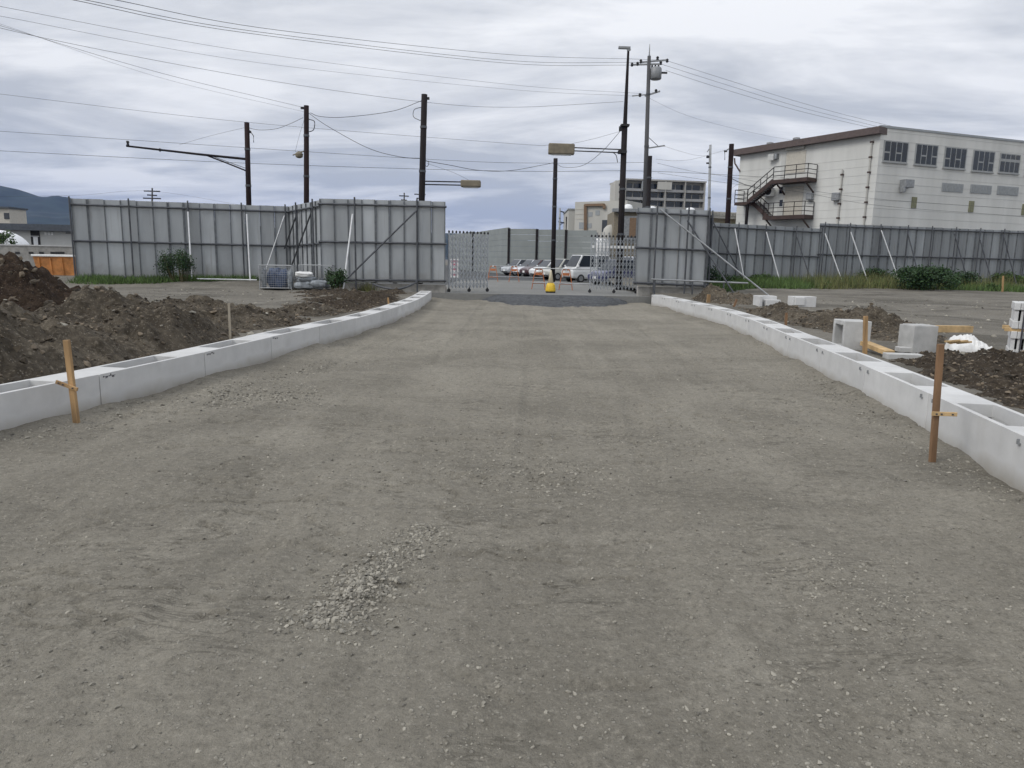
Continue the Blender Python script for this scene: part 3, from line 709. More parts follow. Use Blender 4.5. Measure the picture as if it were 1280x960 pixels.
# ------------------------------------------------------------------ expanding lattice gates
def lattice_gate(label, a, b, ht, n, white=False):
    a = Vector(a); b = Vector(b); D = b - a; L = D.length; X = D / L; Nn = Vector((X.y, -X.x, 0))
    t = thing('lattice_gate', label, 'gate', tuple(a), 0, 'expanding gates across the site entrance')
    w = L / n; z0 = .16
    for i in range(n + 1):
        m = MB(); x = i * w
        m.fbox(Vector((0, 0, 0)), X, Nn, Zv, (x - .022, -.02, z0), (x + .022, .02, ht))
        m.build('picket', 'alu', t)
        m = MB(); m.lathe(X * x + Zv * ht, [(.03, 0), (.045, .03), (.04, .08), (.012, .11)], 8); m.build('picket_cap', 'black', t)
    m = MB(); k = 9; hh = (ht - z0 - .1) / k
    for i in range(n):
        for j in range(k):
            z = z0 + .05 + j * hh
            for s_, of in ((0, .032), (1, -.032)):
                m.bar(X * (i * w) + Nn * of + Zv * (z + hh * s_), X * ((i + 1) * w) + Nn * of + Zv * (z + hh * (1 - s_)), .010, .021)
    m.build('lattice', 'alu', t)
    for i in range(n if white else 0):
        MB().box(X * (i + .5) * w + Zv * (z0 + .05 + 7.5 * hh) + Nn * .06, (.10, .02, .12), math.atan2(X.y, X.x)).build('reflector', 'white', t)
    for x in (0, L * .52, L):
        m = MB(); c = X * x; m.box((c.x, c.y, .13), (.05, .05, .12))
        m.tube([c + Nn * -.03 + Zv * .075, c + Nn * .03 + Zv * .075], .075, 12); m.build('castor', 'black', t)
    return t
gl0 = G(561, 365, ZS); gl1 = G(609, 364.5, ZS)
lattice_gate('folded lattice gate of grey bars at the left of the entrance', gl0, gl1, 2.55, 11)
gr0 = G(737, 366, ZS); gr1 = G(795, 367, ZS)
lattice_gate('folded grey lattice gate right of the entrance, white reflectors near its top', gr0, gr1, 2.55, 13, True)

# banner behind the left gate
c = G(567, 358, ZS); t = thing('banner', 'narrow pink and white banner hanging behind the left lattice gate', 'banner', tuple(c))
m = MB(); m.tube([Vector((-.2, 0, 0)), Vector((-.2, 0, 1.5))], .015, 6); m.tube([Vector((-.2, 0, 1.48)), Vector((.28, 0, 1.48))], .012, 6); m.build('pole', 'steelpipe', t)
m = MB(); m.box((.04, 0, .95), (.42, .012, .98)); m.build('cloth', 'white', t)
m = MB()
for z in (.62, .9, 1.15, 1.32): m.box((.04, -.010, z), (.30, .006, .10))
m.build('stripe', 'pink', t)

# ------------------------------------------------------------------ barricades and cone
def barricade_frame(c, label, ht=.85):
    t = thing('barricade', label, 'barricade', tuple(c), 0, 'orange barricade frames across the entrance')
    m = MB()
    for s_ in (-1, 1): m.tube([Vector((.34 * s_, .0, 0)), Vector((.26 * s_, 0, ht * .55)), Vector((.17 * s_, 0, ht))], .021, 8)
    m.tube([Vector((-.17, 0, ht)), Vector((.17, 0, ht))], .03, 8); m.build('leg_frame', 'orange', t)
    m = MB(); m.tube([Vector((-.30, 0, .30)), Vector((.30, 0, .30))], .022, 8); m.build('crossbar', 'orange', t)
    m = MB(); m.box((0, 0, ht * .78), (.34, .03, .14)); m.build('board', 'orange', t, bevel=.01)
    m = MB(); m.tube([Vector((0, -.06, ht + .02)), Vector((0, .06, ht + .02))], .05, 8); m.build('pipe_clip', 'white', t)
    return t
fr = G(673, 361.5, ZS); fr2 = G(707, 362.5, ZS); bk = G(616, 352, ZS); bk2 = G(642.5, 352.5, ZS)
barricade_frame(fr, 'orange barricade frame just left of the yellow cone', 1.0); barricade_frame(fr2, 'orange barricade frame just right of the yellow cone', 1.0)
barricade_frame(bk, 'orange barricade frame beside the right end of the left lattice gate', 1.0); barricade_frame(bk2, 'slim orange barricade frame in front of the silver car', 1.0)
def bpipe(a, b, z, label):
    a = Vector((a.x, a.y, 0)); b = Vector((b.x, b.y, 0)); m = MB(); m.tube([Zv * 0, b - a], .024, 8)
    o = m.build('barricade_pipe', 'steelpipe'); o.location = a + Zv * (ZS + z); tag(o, label, 'pipe', 'pipes laid on the barricade frames')
fr3 = G(738, 363.5, ZS)
bpipe(fr + Vector((-.3, -.03, 0)), fr3, 1.05, 'upper grey pipe on the barricades beside the cone')
bpipe(fr + Vector((-.3, -.05, 0)), fr3, .33, 'lower grey pipe on the barricades beside the cone')
bpipe(bk, bk2 + Vector((1.9, 0, 0)), 1.05, 'upper grey pipe on the rear barricades before the cars')
bpipe(bk, bk2 + Vector((1.9, -.05, 0)), .33, 'lower grey pipe on the rear barricades before the cars')
c = G(688, 366, ZS); t = thing('traffic_cone', 'traffic cone, cream above a yellow skirt, standing in the gateway', 'cone', tuple(c))
m = MB(); m.box((0, 0, .03), (.42, .42, .06)); m.build('base', 'black', t, bevel=.015)
m = MB(); m.lathe((0, 0, .06), [(.23, 0), (.235, .05), (.20, .28), (.15, .38)], 18); m.build('skirt', 'yellow', t, True)
m = MB(); m.lathe((0, 0, .42), [(.135, 0), (.035, .58), (.03, .6)], 18); m.build('cone_body', 'cream', t, True)
m = MB(); m.lathe((0, 0, .62), [(.096, 0), (.072, .15)], 18); m.build('reflective_band', 'white', t, True)

# ------------------------------------------------------------------ concrete things beside the right gutter
def hollow_block(c, rz, w, dpt, h, label):
    X = Vector((math.cos(rz), math.sin(rz), 0)); Y = Vector((-math.sin(rz), math.cos(rz), 0)); O = Vector((0, 0, 0)); m = MB(); t_ = w * .18
    # U-shaped precast trough standing on its end: hole through the left-facing side
    m.fbox(O, X, Y, Zv, (0, 0, 0), (w, t_, h)); m.fbox(O, X, Y, Zv, (0, dpt - t_, 0), (w, dpt, h))
    m.fbox(O, X, Y, Zv, (0, t_, h - t_), (w, dpt - t_, h)); m.fbox(O, X, Y, Zv, (0, t_, 0), (w, dpt - t_, t_)); m.fbox(O, X, Y, Zv, (w * .75, t_, t_), (w, dpt - t_, h - t_))
    o = m.build('concrete_block', 'concrete', bevel=.012); o.location = c; return tag(o, label, 'block', 'loose concrete blocks beside the right gutter')
def at_g(u, v, z=None):
    p = G(u, v, .4)
    for _ in range(6): p = G(u, v, gz(p.x, p.y))
    return p - Zv * .02
c = at_g(1053, 437); hollow_block(c, R(-4), .44, .52, .50, 'hollow concrete block with a slot in its side, beside the thick stake')
c = at_g(1139, 443); m = MB(); m.box((.22, .2, .24), (.42, .40, .50)); m.box((.22, .2, .494), (.36, .34, .012))
o = m.build('concrete_block', 'concrete', bevel=.012); o.location = c; o.rotation_euler.z = R(6); tag(o, 'solid grey concrete block standing in front of the long timber', 'block', 'loose concrete blocks beside the right gutter')
c = at_g(1113, 449); m = MB(); m.box((.24, .1, .055), (.52, .22, .085), R(-8)); o = m.build('concrete_slab', 'concrete', bevel=.008); o.location = c; tag(o, 'small concrete slab lying at the foot of the solid block, lower one', 'slab', 'concrete offcut slabs')
c = at_g(1124, 443); m = MB(); m.box((.18, .12, .09), (.30, .2, .08), R(-4)); o = m.build('concrete_slab', 'concrete', bevel=.008); o.location = c; tag(o, 'short concrete slab tucked behind the lower slab by the solid block', 'slab', 'concrete offcut slabs')
for u, v, w, lab in ((946, 382, .62, 'pale L-shaped concrete block on the right soil bank, nearer the gate'), (990, 383, .74, 'flat pale concrete block on the right soil bank, beside the L-shaped one')):
    c = at_g(u, v); c.z -= .02; m = MB(); m.box((w / 2, .2, .17), (w, .4, .36), R(3))
    if u < 960: m.box((w * .70, -.12, .12), (w * .75, .22, .24), R(3)); m.box((.04, -.12, .17), (.09, .22, .36), R(3))
    else: m.box((w * .3, -.02, .20), (.30, .05, .24), R(3))
    o = m.build('concrete_block', 'gutter', bevel=.012); o.location = c; tag(o, lab, 'block', 'loose concrete blocks beside the right gutter')
# timbers
def timber(a, b, w, h, label, mat='plank', name='timber'):
    a = Vector(a); b = Vector(b); m = MB(); m.bar(a - a, b - a, w, h); o = m.build(name, mat, bevel=.004); o.location = a; return tag(o, label, 'timber', 'loose timbers on the right')
timber(P(1137, 410.5, 12.85), P(1213, 411.5, 13.3), .12, .12, 'long pale timber laid behind the solid concrete block', 'plank')
timber(P(1081, 429, 12.0), P(1112, 441, 11.2), .16, .07, 'short pale board sloping down beside the thick stake', 'plank', 'board')
c = at_g(1165, 437); c
for i in range(6):
    a = P(1181 + 3 * i, 427 + (i % 3), 11.6 + .04 * i); m = MB(); an = random.uniform(-.6, .6)
    m.bar((0, 0, 0), (.22 * math.cos(an), .22 * math.sin(an), .03), .04, .025); o = m.build('wood_scrap', 'plank'); o.location = a; tag(o, 'small pale wood scrap heaped beside the white sack', 'wood scrap', 'wood scraps beside the white sack')
# sack
c = at_g(1214, 441)
# (built below with the other crumpled sheets)
SACK = c
# kerb stack
c = at_g(1259, 447); pr = thing('kerb_stack', 'banded stack of pale interlocking kerb blocks at the right edge, timber between its layers', 'block stack', tuple(c), R(-31))
for L_ in range(2):
    z0 = .43 * L_ + .04
    for i in range(13):
        m = MB(); x = .045 + i * .083; oy = rng.uniform(-.012, .012)
        m.box((x, .35 + oy, z0 + .05), (.079, .70, .115)); m.box((x, .355 + oy, z0 + .19), (.054, .66, .166)); m.box((x, .35 + oy, z0 + .327), (.079, .70, .110))
        m.build('kerb_block', 'gutter', pr, bevel=.008)
for y_ in (.06, .6):
    m = MB(); m.box((.53, y_, .4445), (1.22, .09, .055)); m.build('spacer_timber', 'plank', pr, bevel=.004)
m = MB(); m.box((.14, .35, .845), (.03, .72, .006)); m.box((.14, -.008, .44), (.025, .006, .80)); m.build('band', 'mark', pr)
# rubble by the far fence
for i, (u, v, w) in enumerate(((1104, 358, .55), (1122, 358.5, .75), (1136, 359, .6), (1124, 353.5, .35))):
    c = at_g(u, v + 1.0); m = MB(); m.hexa([(-w / 2, -.2, -.05), (w / 2, -.25, -.05), (w / 2.4, .3, -.05), (-w / 2.2, .25, -.05), (-w / 2.3, -.15, .22), (w / 2.6, -.2, .16), (w / 2.2, .25, .2), (-w / 3, .2, .28)])
    o = m.build('concrete_rubble', 'rubble', bevel=.02); o.location = c + (Zv * .18 if i == 3 else Zv * 0); o.rotation_euler = (R(random.uniform(-10, 10)), R(random.uniform(-12, 12)), R(random.uniform(0, 360)))
    tag(o, ['leftmost broken concrete lump before the big bush by the fence', 'long broken concrete lump in the middle of the rubble by the big bush', 'rightmost broken concrete lump before the big bush by the fence', 'small broken concrete lump on top of the rubble by the big bush'][i], 'rubble', 'broken concrete by the fence')

# ------------------------------------------------------------------ clutter before the left fence
def cage(c, w, d_, h, label, front=True):
    t = thing('mesh_cage', label, 'mesh cage', tuple(c), R(3), 'wire mesh pallet cages'); O = Vector((0, 0, 0)); X = Vector((1, 0, 0)); Y = Vector((0, 1, 0))
    m = MB()
    for x in (0, w):
        for y in (0, d_): m.tube([(x, y, 0), (x, y, h)], .022, 6)
    for z in (.1, h):
        m.tube([(0, 0, z), (w, 0, z)], .018, 6); m.tube([(0, d_, z), (w, d_, z)], .018, 6); m.tube([(0, 0, z), (0, d_, z)], .018, 6); m.tube([(w, 0, z), (w, d_, z)], .018, 6)
    m.build('frame', 'steelpipe', t)
    def grid(a, ax, L_, z1):
        m = MB(); n = int(L_ / .09)
        for i in range(1, n): m.tube([a + ax * (L_ * i / n) + Zv * .1, a + ax * (L_ * i / n) + Zv * z1], .005, 4)
        for j in range(1, 10): m.tube([a + Zv * (.1 + (z1 - .1) * j / 10), a + ax * L_ + Zv * (.1 + (z1 - .1) * j / 10)], .005, 4)
        m.build('mesh_side', 'steelpipe', t)
    grid(Vector((0, d_, 0)), X, w, h); grid(O, Y, d_, h); grid(Vector((w, 0, 0)), Y, d_, h)
    if front: grid(O, X, w, h)
    m = MB(); m.box((w / 2, d_ / 2, .08), (w - .04, d_ - .04, .03)); m.build('tray', 'metalgrey', t)
    return t
def lump(c, w, d_, h, mat, name, label, cat, seed, rz=0, grp=None):
    nx, ny = 26, 20; th = np.linspace(0, 2 * np.pi, nx, endpoint=False); ph = np.linspace(.02, np.pi - .02, ny)
    T, Ph = np.meshgrid(th, ph); ex = lambda v, p: np.sign(v) * np.abs(v) ** p
    x = ex(np.sin(Ph), .6) * ex(np.cos(T), .6); y = ex(np.sin(Ph), .6) * ex(np.sin(T), .6); z = ex(np.cos(Ph), .6)
    n_ = 1 + .16 * fbm(x * 2.1 + seed + z, y * 2.1 - z * 2, 4, seed)
    v = np.stack([x * n_ * w / 2, y * n_ * d_ / 2, z * n_ * h / 2 + h / 2], -1)
    v = v.reshape(-1, 3); f = []
    for i in range(ny - 1):
        for j in range(nx): f.append((i * nx + j, i * nx + (j + 1) % nx, (i + 1) * nx + (j + 1) % nx, (i + 1) * nx + j))
    o = np_mesh(name, v, np.array(f), mat); o.location = c; o.rotation_euler.z = rz
    return tag(o, label, cat, grp)
def crumple(c, rz):
    nx, ny = 54, 40; U_, V_ = np.meshgrid(np.linspace(-1, 1, nx), np.linspace(-1, 1, ny))
    e = np.clip(1 - np.abs(U_) ** 4, 0, 1) * np.clip(1 - np.abs(V_) ** 3, 0, 1)
    fold = .05 * (1 - np.abs(fbm(U_ * 2.2, V_ * 2.6, 4, 77))) + .03 * np.abs(fbm(U_ * 5, V_ * 4, 3, 78))
    Z_ = e ** .45 * (.17 - .06 * U_ + fold * 1.2 + .05 * fbm(U_ * 1.4, V_ * 1.3, 2, 79)) - .02
    X_ = .34 * U_ * (1 + .12 * fbm(V_ * 1.5, U_ * 0 + 2, 2, 80)) ; Y_ = .30 * V_ * (1 + .12 * fbm(U_ * 1.5, V_ * 0 + 5, 2, 81))
    o = grid_mesh('sack', X_, Y_, Z_, 'sack'); o.location = c; o.rotation_euler.z = rz
    return tag(o, 'crumpled white sack lying on the dark soil at the right', 'sack')
crumple(SACK + Vector((.05, .15, .02)), R(-14))
c1 = at_g(325, 362); cage(c1, 1.30, .9, 1.02, 'wire mesh cage holding a blue wrapped bundle, nearer the long left fence')
lump(c1 + Vector((.48, .5, .1)), .55, .6, .78, 'bluesheet', 'wrapped_bundle', 'dark blue wrapped bundle, left one inside the mesh cage', 'bundle', 3, 0, 'blue bundles in the mesh cage')
lump(c1 + Vector((.86, .42, .1)), .56, .6, .72, 'bluesheet', 'wrapped_bundle', 'dark blue wrapped bundle, right one inside the mesh cage', 'bundle', 9, 0, 'blue bundles in the mesh cage')
for x_, s_ in ((.08, 21), (1.18, 24)):
    lump(c1 + Vector((x_ + .05, .12, .09)), .20, .2, .78, 'greybag', 'grey_bag', 'grey upright bag at the %s end of the mesh cage with blue bundles' % ('left' if s_ == 21 else 'right'), 'bag', s_)
c2 = at_g(368, 360) + Vector((0, .7, 0)); cage(c2, 1.36, .7, .95, 'wire mesh cage standing behind the pile of flattened sheets', False)
for i, (x, y, w, h, mt, lab) in enumerate(((.50, .0, .80, .30, 'greybag', 'grey folded sheet bundle at the bottom left of the pile by the mesh cage'), (1.10, -.05, .75, .34, 'greybag', 'grey folded sheet bundle at the right of the pile by the mesh cage'), (.52, .05, .76, .24, 'greybag', 'dark folded sheet bundle in the middle of the pile by the mesh cage'), (.45, .0, .70, .22, 'sack', 'white folded sheet on top of the pile by the mesh cage'))):
    zo = (0, 0, .26, .46)[i]; lump(c2 + Vector((x - .1, y - .45, zo)), w, .6, h, mt, 'folded_sheet', lab, 'sheet bundle', 40 + i, R(5 * i), 'sheet bundles beside the mesh cage')
c3 = at_g(466, 363); t = thing('water_pump', 'small blue pump with a black top, below the fence left of the gate', 'pump', tuple(c3))
m = MB(); m.box((0, 0, .14), (.52, .32, .24)); m.box((0, 0, .28), (.40, .26, .06)); m.build('body', 'bluegrey', t, bevel=.03)
m = MB(); m.tube([(-.2, 0, .31), (-.2, 0, .40), (.2, 0, .40), (.2, 0, .31)], .018, 6); m.build('handle', 'black', t)
m = MB(); m.box((.05, 0, .36), (.22, .16, .12)); m.build('motor', 'black', t, bevel=.02)
for u, v, lab in ((494, 358, 'small black junction box below the gate fence beside the hose'), (522, 359, 'black box below the gate fence where the hose ends')):
    c = at_g(u, v + 2); m = MB(); m.box((0, 0, .17), (.20, .16, .30)); m.box((0, -.01, .34), (.24, .2, .03)); m.box((.06, -.09, .2), (.05, .03, .05))
    o = m.build('junction_box', 'black', bevel=.01); o.location = c; tag(o, lab, 'junction box', 'black boxes at the fence foot')
def crom(pts, k=8):
    pts = [Vector(p) for p in pts]; out = []
    q = [pts[0] * 2 - pts[1]] + pts + [pts[-1] * 2 - pts[-2]]
    for i in range(1, len(q) - 2):
        a, b, c, d = q[i - 1], q[i], q[i + 1], q[i + 2]
        for j in range(k):
            t = j / k
            out.append(.5 * ((2 * b) + (c - a) * t + (2 * a - 5 * b + 4 * c - d) * t * t + (3 * b - a - 3 * c + d) * t ** 3))
    out.append(pts[-1]); return out
m = MB(); m.tube(crom([P(466, 355, 29.6), P(478, 359, 29.2), P(495, 361.5, 29), P(510, 358, 29.2), P(521, 352, 29.8)]), .04, 8)
tag(m.build('hose', 'pipe', smooth=True), 'dark hose looping from the blue pump to the gate fence', 'hose')
m = MB(); m.bar((0, 0, 0), (1.7, .1, .0), .2, .2); o = m.build('timber_sleeper', 'wood2', bevel=.01); o.location = at_g(510, 363) + Zv * .1; tag(o, 'dark timber sleeper lying at the far end of the left gutter', 'timber')
# orange skip at the left
c = P(56, 334, 36.5); c.z = .28
t = thing('orange_skip', 'rusty orange steel skip with a pale rim, behind the dark soil heap', 'skip', (c.x, c.y, .28), R(4))
m = MB(); m.hexa([(-.3, 0, 0), (1.55, 0, 0), (1.55, 1.6, 0), (-.3, 1.6, 0), (-.5, -.1, 1.2), (1.75, -.1, 1.2), (1.75, 1.7, 1.2), (-.5, 1.7, 1.2)]); m.build('body', 'rustorange', t, bevel=.02)
m = MB(); m.box((.62, -.11, 1.22), (2.32, .10, .10)); m.box((.62, 1.71, 1.22), (2.32, .10, .10)); m.box((-.5, .8, 1.22), (.1, 1.72, .098)); m.box((1.75, .8, 1.22), (.1, 1.72, .098)); m.build('rim', 'white', t, bevel=.02)
m = MB()
for x in (-.2, .35, .9): m.bar((x, -.0, .05), (x, -.115, 1.1), .08, .06)
m.build('rib', 'rustorange', t)

# ------------------------------------------------------------------ poles
def pole(name, label, cat, top, bot, d, r0, r1, mat, zb=.2, grp=None):
    a = P(*top, d); b = P(*bot, d); q = (zb - a.z) / (b.z - a.z); b = a + (b - a) * q
    t = thing(name, label, cat, tuple(b), 0, grp); m = MB()
    m.tube([Vector((0, 0, -.3)), a - b], [r0, r1], 12); m.build('pole', mat, t, True)
    for q_ in (.35, .62, .84):
        r_ = r0 + (r1 - r0) * q_; MB().tube([(a - b) * q_ - Zv * .05, (a - b) * q_ + Zv * .05], r_ + .018, 12).build('band', 'pipe', t)
    def L(u, v, dd=0): return P(u, v, d + dd) - b
    return t, L
grp = 'dark poles along the fence'
t, L = pole('utility_pole', 'dark pole carrying a long bare arm to the left, behind the left fence', 'pole', (308.5, 153), (311, 256), 37, .14, .12, 'brownpole', grp=grp)
m = MB(); m.tube([L(309, 199), L(250, 193), L(158, 182.5)], [.06, .055, .045], 8); m.build('arm', 'darkpole', t)
m = MB(); m.tube([L(309, 214), L(284, 204), L(259, 194.5)], .035, 8); m.tube([L(309, 211), L(259, 193)], .015, 6); m.build('brace', 'darkpole', t)
m = MB(); m.lathe(L(160, 183), [(.05, 0), (.07, .06), (.05, .16), (.08, .18), (.06, .26)], 10); m.box(L(200, 187.5), (.06, .06, .16)); m.build('fitting', 'black', t)
MB().tube([L(312, 163), L(317, 170), L(317, 178)], .02, 6).build('cable', 'wire', t); MB().box(L(312, 165), (.14, .1, .1)).build('bracket', 'black', t)
t, L = pole('utility_pole', 'dark pole with a small floodlight on its side behind the left fence corner', 'pole', (383, 132), (383, 252), 36, .14, .12, 'brownpole', grp=grp)
m = MB(); m.tube([L(383, 188), L(374, 191), L(366, 194)], .03, 6); m.lathe(L(374, 197.5), [(.09, 0), (.17, .05), (.19, .18), (.12, .26), (.05, .3)], 12); m.build('floodlight', 'lampbox', t)
m = MB(); m.tube(crom([L(386, 149), L(393, 152), L(392, 162), L(386, 165)]), .02, 6); m.build('cable_loop', 'wire', t); MB().box(L(378, 135), (.15, .1, .1)).build('bracket', 'black', t)
def box_lamp(t, L, a, b, c, d, h, dd=0):
    """lamp on a twin horizontal arm: a = pole end of the arm, b = arm tip, box from c to d"""
    m = MB()
    for o in (-2, 2): m.tube([L(a[0], a[1] + o, dd), L(b[0], b[1] + o, dd)], .03, 6)
    m.build('arm', 'darkpole', t)
    p = L(*c, dd); q = L(*d, dd); m = MB(); m.bar(p, q, .42, h); o = m.build('lamp_housing', 'lampbox', t, bevel=.05)
    m = MB(); k = p + (q - p) * .12; k2 = p + (q - p) * .88; m.bar(k - Zv * (h / 2), k2 - Zv * (h / 2), .3, .06); m.build('lens', 'lens', t)
t, L = pole('street_lamp', 'dark pole with a box lamp reaching right, beside the gate fence', 'lamp post', (530.5, 118), (527, 252), 34, .155, .135, 'darkpole', grp=grp)
box_lamp(t, L, (528, 228.5), (578, 229.5), (576, 229.5), (601, 230), .30)
MB().box(L(534.5, 123), (.16, .12, .10)).build('bracket', 'black', t); MB().tube(crom([L(527, 134), L(518, 137), L(517, 146), L(526, 151)]), .014, 6).build('cable_loop', 'wire', t); MB().tube(crom([L(531, 200), L(536, 203), L(534, 208), L(530, 206)]), .014, 6).build('cable_loop', 'wire', t)
t, L = pole('utility_pole', 'slim dark pole standing behind the yellow cone in the entrance', 'pole', (694.5, 198), (691, 345), 50, .16, .14, 'darkpole', grp=grp)
t, L = pole('street_lamp', 'tallest dark lamp post, box lamp reaching left and a small lamp at its tip', 'lamp post', (781, 155), (776, 292), 38, .17, .145, 'darkpole', grp=grp)
m = MB(); m.tube([L(781, 160), L(785.5, 61)], [.11, .055], 10); m.build('upper_pole', 'darkpole', t)
m = MB(); m.bar(L(788, 60), L(773, 59.5), .16, .12); m.bar(L(788, 61), L(784, 63), .12, .14); m.build('lamp_head', 'metalgrey', t, bevel=.02)
box_lamp(t, L, (778, 189), (716, 186.5), (718, 187), (685.5, 186), .52)
MB().box(L(781, 157), (.42, .42, .10)).build('clamp', 'black', t); MB().box(L(776, 161), (.18, .1, .22)).build('bracket', 'black', t); MB().box(L(777.7, 190), (.40, .40, .16)).build('clamp', 'black', t)
m = MB(); m.tube(crom([L(765, 190), L(770, 194), L(772, 203)]), .02, 6); m.build('cable', 'wire', t)
t, L = pole('utility_pole', 'grey concrete utility pole with crossarms and a transformer', 'pole', (811.5, 70), (805, 292), 48, .19, .11, 'concpole')
m = MB(); m.tube([L(811.3, 76), L(812.3, 55)], [.06, .015], 8); m.build('spike', 'metalgrey', t)
def arm(a, b, w=.09): return MB().bar(L(*a), L(*b), w, w).build('crossarm', 'metalgrey', t)
arm((800, 78), (834, 75)); arm((791, 81), (826, 80)); arm((806, 120), (825, 114)); arm((790, 120), (811, 118), .06); arm((811, 185), (831, 182), .08)
MB().tube([L(811, 172), L(823, 183)], .02, 6).build('stay', 'wire', t)
for u, v in ((790, 81), (801, 77), (797, 80), (826, 79), (834, 76), (822, 73), (820, 114), (800, 119)):
    m = MB(); m.lathe(L(u, v) - Zv * .1, [(.05, 0), (.10, .05), (.06, .1), (.10, .15), (.05, .22)], 8); m.build('insulator', 'black', t)
m = MB(); m.lathe(L(819.5, 99.5), [(.30, 0), (.36, .05), (.36, .62), (.30, .72)], 14); m.build('transformer', 'metalgrey', t, True)
for u in (815, 819, 823): MB().lathe(L(u, 86), [(.05, 0), (.07, .1), (.04, .26)], 8).build('bushing', 'black', t)
MB().box(L(829, 91), (.5, .1, .1)).build('bracket', 'black', t)
t, L = pole('utility_pole', 'short dark pole directly behind the grey concrete utility pole', 'pole', (812.5, 195), (810, 262), 44, .15, .13, 'darkpole', grp=grp)
t, L = pole('utility_pole', 'thin light grey pole beside the apartment block', 'pole', (888, 181), (886, 275), 62, .14, .10, 'greypole')
MB().box(L(885, 196), (.25, .15, .2)).build('bracket', 'black', t); MB().box(L(886, 204), (.4, .12, .12)).build('bracket', 'black', t); MB().tube([L(888, 184), L(884, 190)], .03, 6).build('cable', 'wire', t)
t, L = pole('utility_pole', 'dark pole beside the outside stair of the factory', 'pole', (914.5, 180), (909, 288), 52, .19, .17, 'brownpole', grp=grp)
MB().tube([L(911, 186), L(906, 190), L(906, 200)], .03, 6).build('cable', 'wire', t); MB().box(L(907, 189), (.2, .1, .1)).build('bracket', 'black', t)
# distant poles with crossarms
for u, v, w, d, lab in ((190, 237, 20, 150, 'far small utility pole showing above the long left fence'), (505, 243, 12, 170, 'tiny distant utility pole above the gate fence, left one'), (525, 241, 14, 170, 'tiny distant utility pole above the gate fence, beside the dark lamp post')):
    t, L = pole('utility_pole', lab, 'pole', (u + .3, v - 2), (u, v + 30), d, .2, .15, 'concpole')
    for k, (z, f_) in enumerate(((2, 1), (7, .6), (11, 1.1))): MB().bar(L(u - w / 2 * f_, v + z - .3), L(u + w / 2 * f_, v + z + .3), .22, .22).build('crossarm', 'darkpole', t)
t, L = pole('utility_pole', 'distant grey pole with a bracket left of the cream plant building', 'pole', (700, 260), (699, 300), 105, .16, .12, 'greypole')
MB().bar(L(700, 264), L(709, 266.5), .2, .15).build('crossarm', 'darkpole', t); MB().bar(L(698, 277), L(706, 279), .15, .15).build('crossarm', 'darkpole', t); MB().tube(crom([L(700, 281), L(706, 278), L(708, 284), L(704, 292)]), .06, 6).build('bracket', 'darkpole', t)
t, L = pole('utility_pole', 'distant short dark pole at the corner of the cream plant building', 'pole', (709, 271), (709, 300), 100, .22, .2, 'darkpole', grp=grp)

# ------------------------------------------------------------------ overhead wires (points with the distance of each)
WG = 'overhead wires'
def wire(label, pts, r=.011, k=10):
    m = MB(); m.tube(crom([P(*p) for p in pts], k), r * .72, 5); tag(m.build('overhead_wire', 'wire', smooth=True), label, 'wire', WG)
wire('topmost of three wires from the top photo edge to the concrete pole head', [(60, -18, 18), (145, 0, 22), (350, 38, 31), (640, 68.5, 43), (800, 74, 48), (834, 76, 48)], .013)
wire('middle of three wires from the top photo edge to the concrete pole head', [(20, -18, 18), (107, 0, 22), (320, 39.5, 31), (640, 76, 43), (800, 78, 48)], .013)
wire('lowest of three wires from the top photo edge to the concrete pole head', [(10, -18, 18), (92, 0, 22), (310, 41.5, 31), (640, 79.5, 43), (791, 81.5, 48)], .013)
wire('faint upper wire of the pair running left from the lower crossarm of the concrete pole', [(-60, -6, 24), (0, 8, 26), (320, 66, 36), (640, 106, 45), (803, 117, 48)], .009)
wire('faint lower wire of the pair running left from the lower crossarm of the concrete pole', [(-60, 9, 24), (0, 20, 26), (320, 78, 36), (640, 112, 45), (790, 120, 48)], .008)
wire('wire with a small joint that crosses just above the two nearest fence poles', [(-170, -12, 22), (48, 46, 27), (320, 98, 32), (525, 127, 34), (640, 134, 36), (779, 127, 38)], .010)
wire('wire falling from the left edge to the top of the pole with the floodlight', [(-170, -18, 25), (0, 32, 28.5), (200, 91, 32), (378, 134, 36)], .010)
wire('second thin wire falling to the top of the pole with the floodlight', [(-170, -22, 25), (0, 30, 28.5), (200, 97, 32), (381, 140, 36)], .006)
wire('thin wire crossing behind the pole tops at the height of the left bare-arm pole tip', [(-60, 109, 36), (0, 117.5, 37), (305, 152.5, 39), (640, 179.5, 41), (688, 181.5, 41)], .010)
wire('upper of two long low wires crossing behind all the fence poles', [(-60, 160, 40), (0, 164, 41), (525, 198.5, 43), (690, 204, 44), (812, 203, 46)], .013)
wire('lower of two long low wires crossing behind all the fence poles', [(-60, 185, 40), (0, 188.5, 41), (320, 204.5, 42), (640, 214, 44), (812, 214, 46), (1000, 224, 50)], .015)
wire('slack cable hanging between the floodlight pole and the left box-lamp post', [(388, 141, 35.8), (400, 145.5, 35.6), (430, 146.5, 35.2), (490, 139, 34.6), (527, 126, 34)], .017)
wire('cable drooping from the floodlight pole to the middle of the left box-lamp post', [(384, 140, 36), (410, 158, 35.6), (460, 185, 35), (500, 196, 34.4), (529, 198, 34)], .017)
wire('cable drooping between the left box-lamp post and the slim pole in the entrance', [(531, 201, 34), (560, 206, 37), (600, 213, 41), (640, 213, 45), (692, 203.5, 50)], .020)
wire('short slack cable between the bare-arm pole and the floodlight pole', [(311, 160, 37), (325, 162.5, 36.8), (345, 161, 36.5), (362, 155, 36.3), (379, 147, 36)], .014)
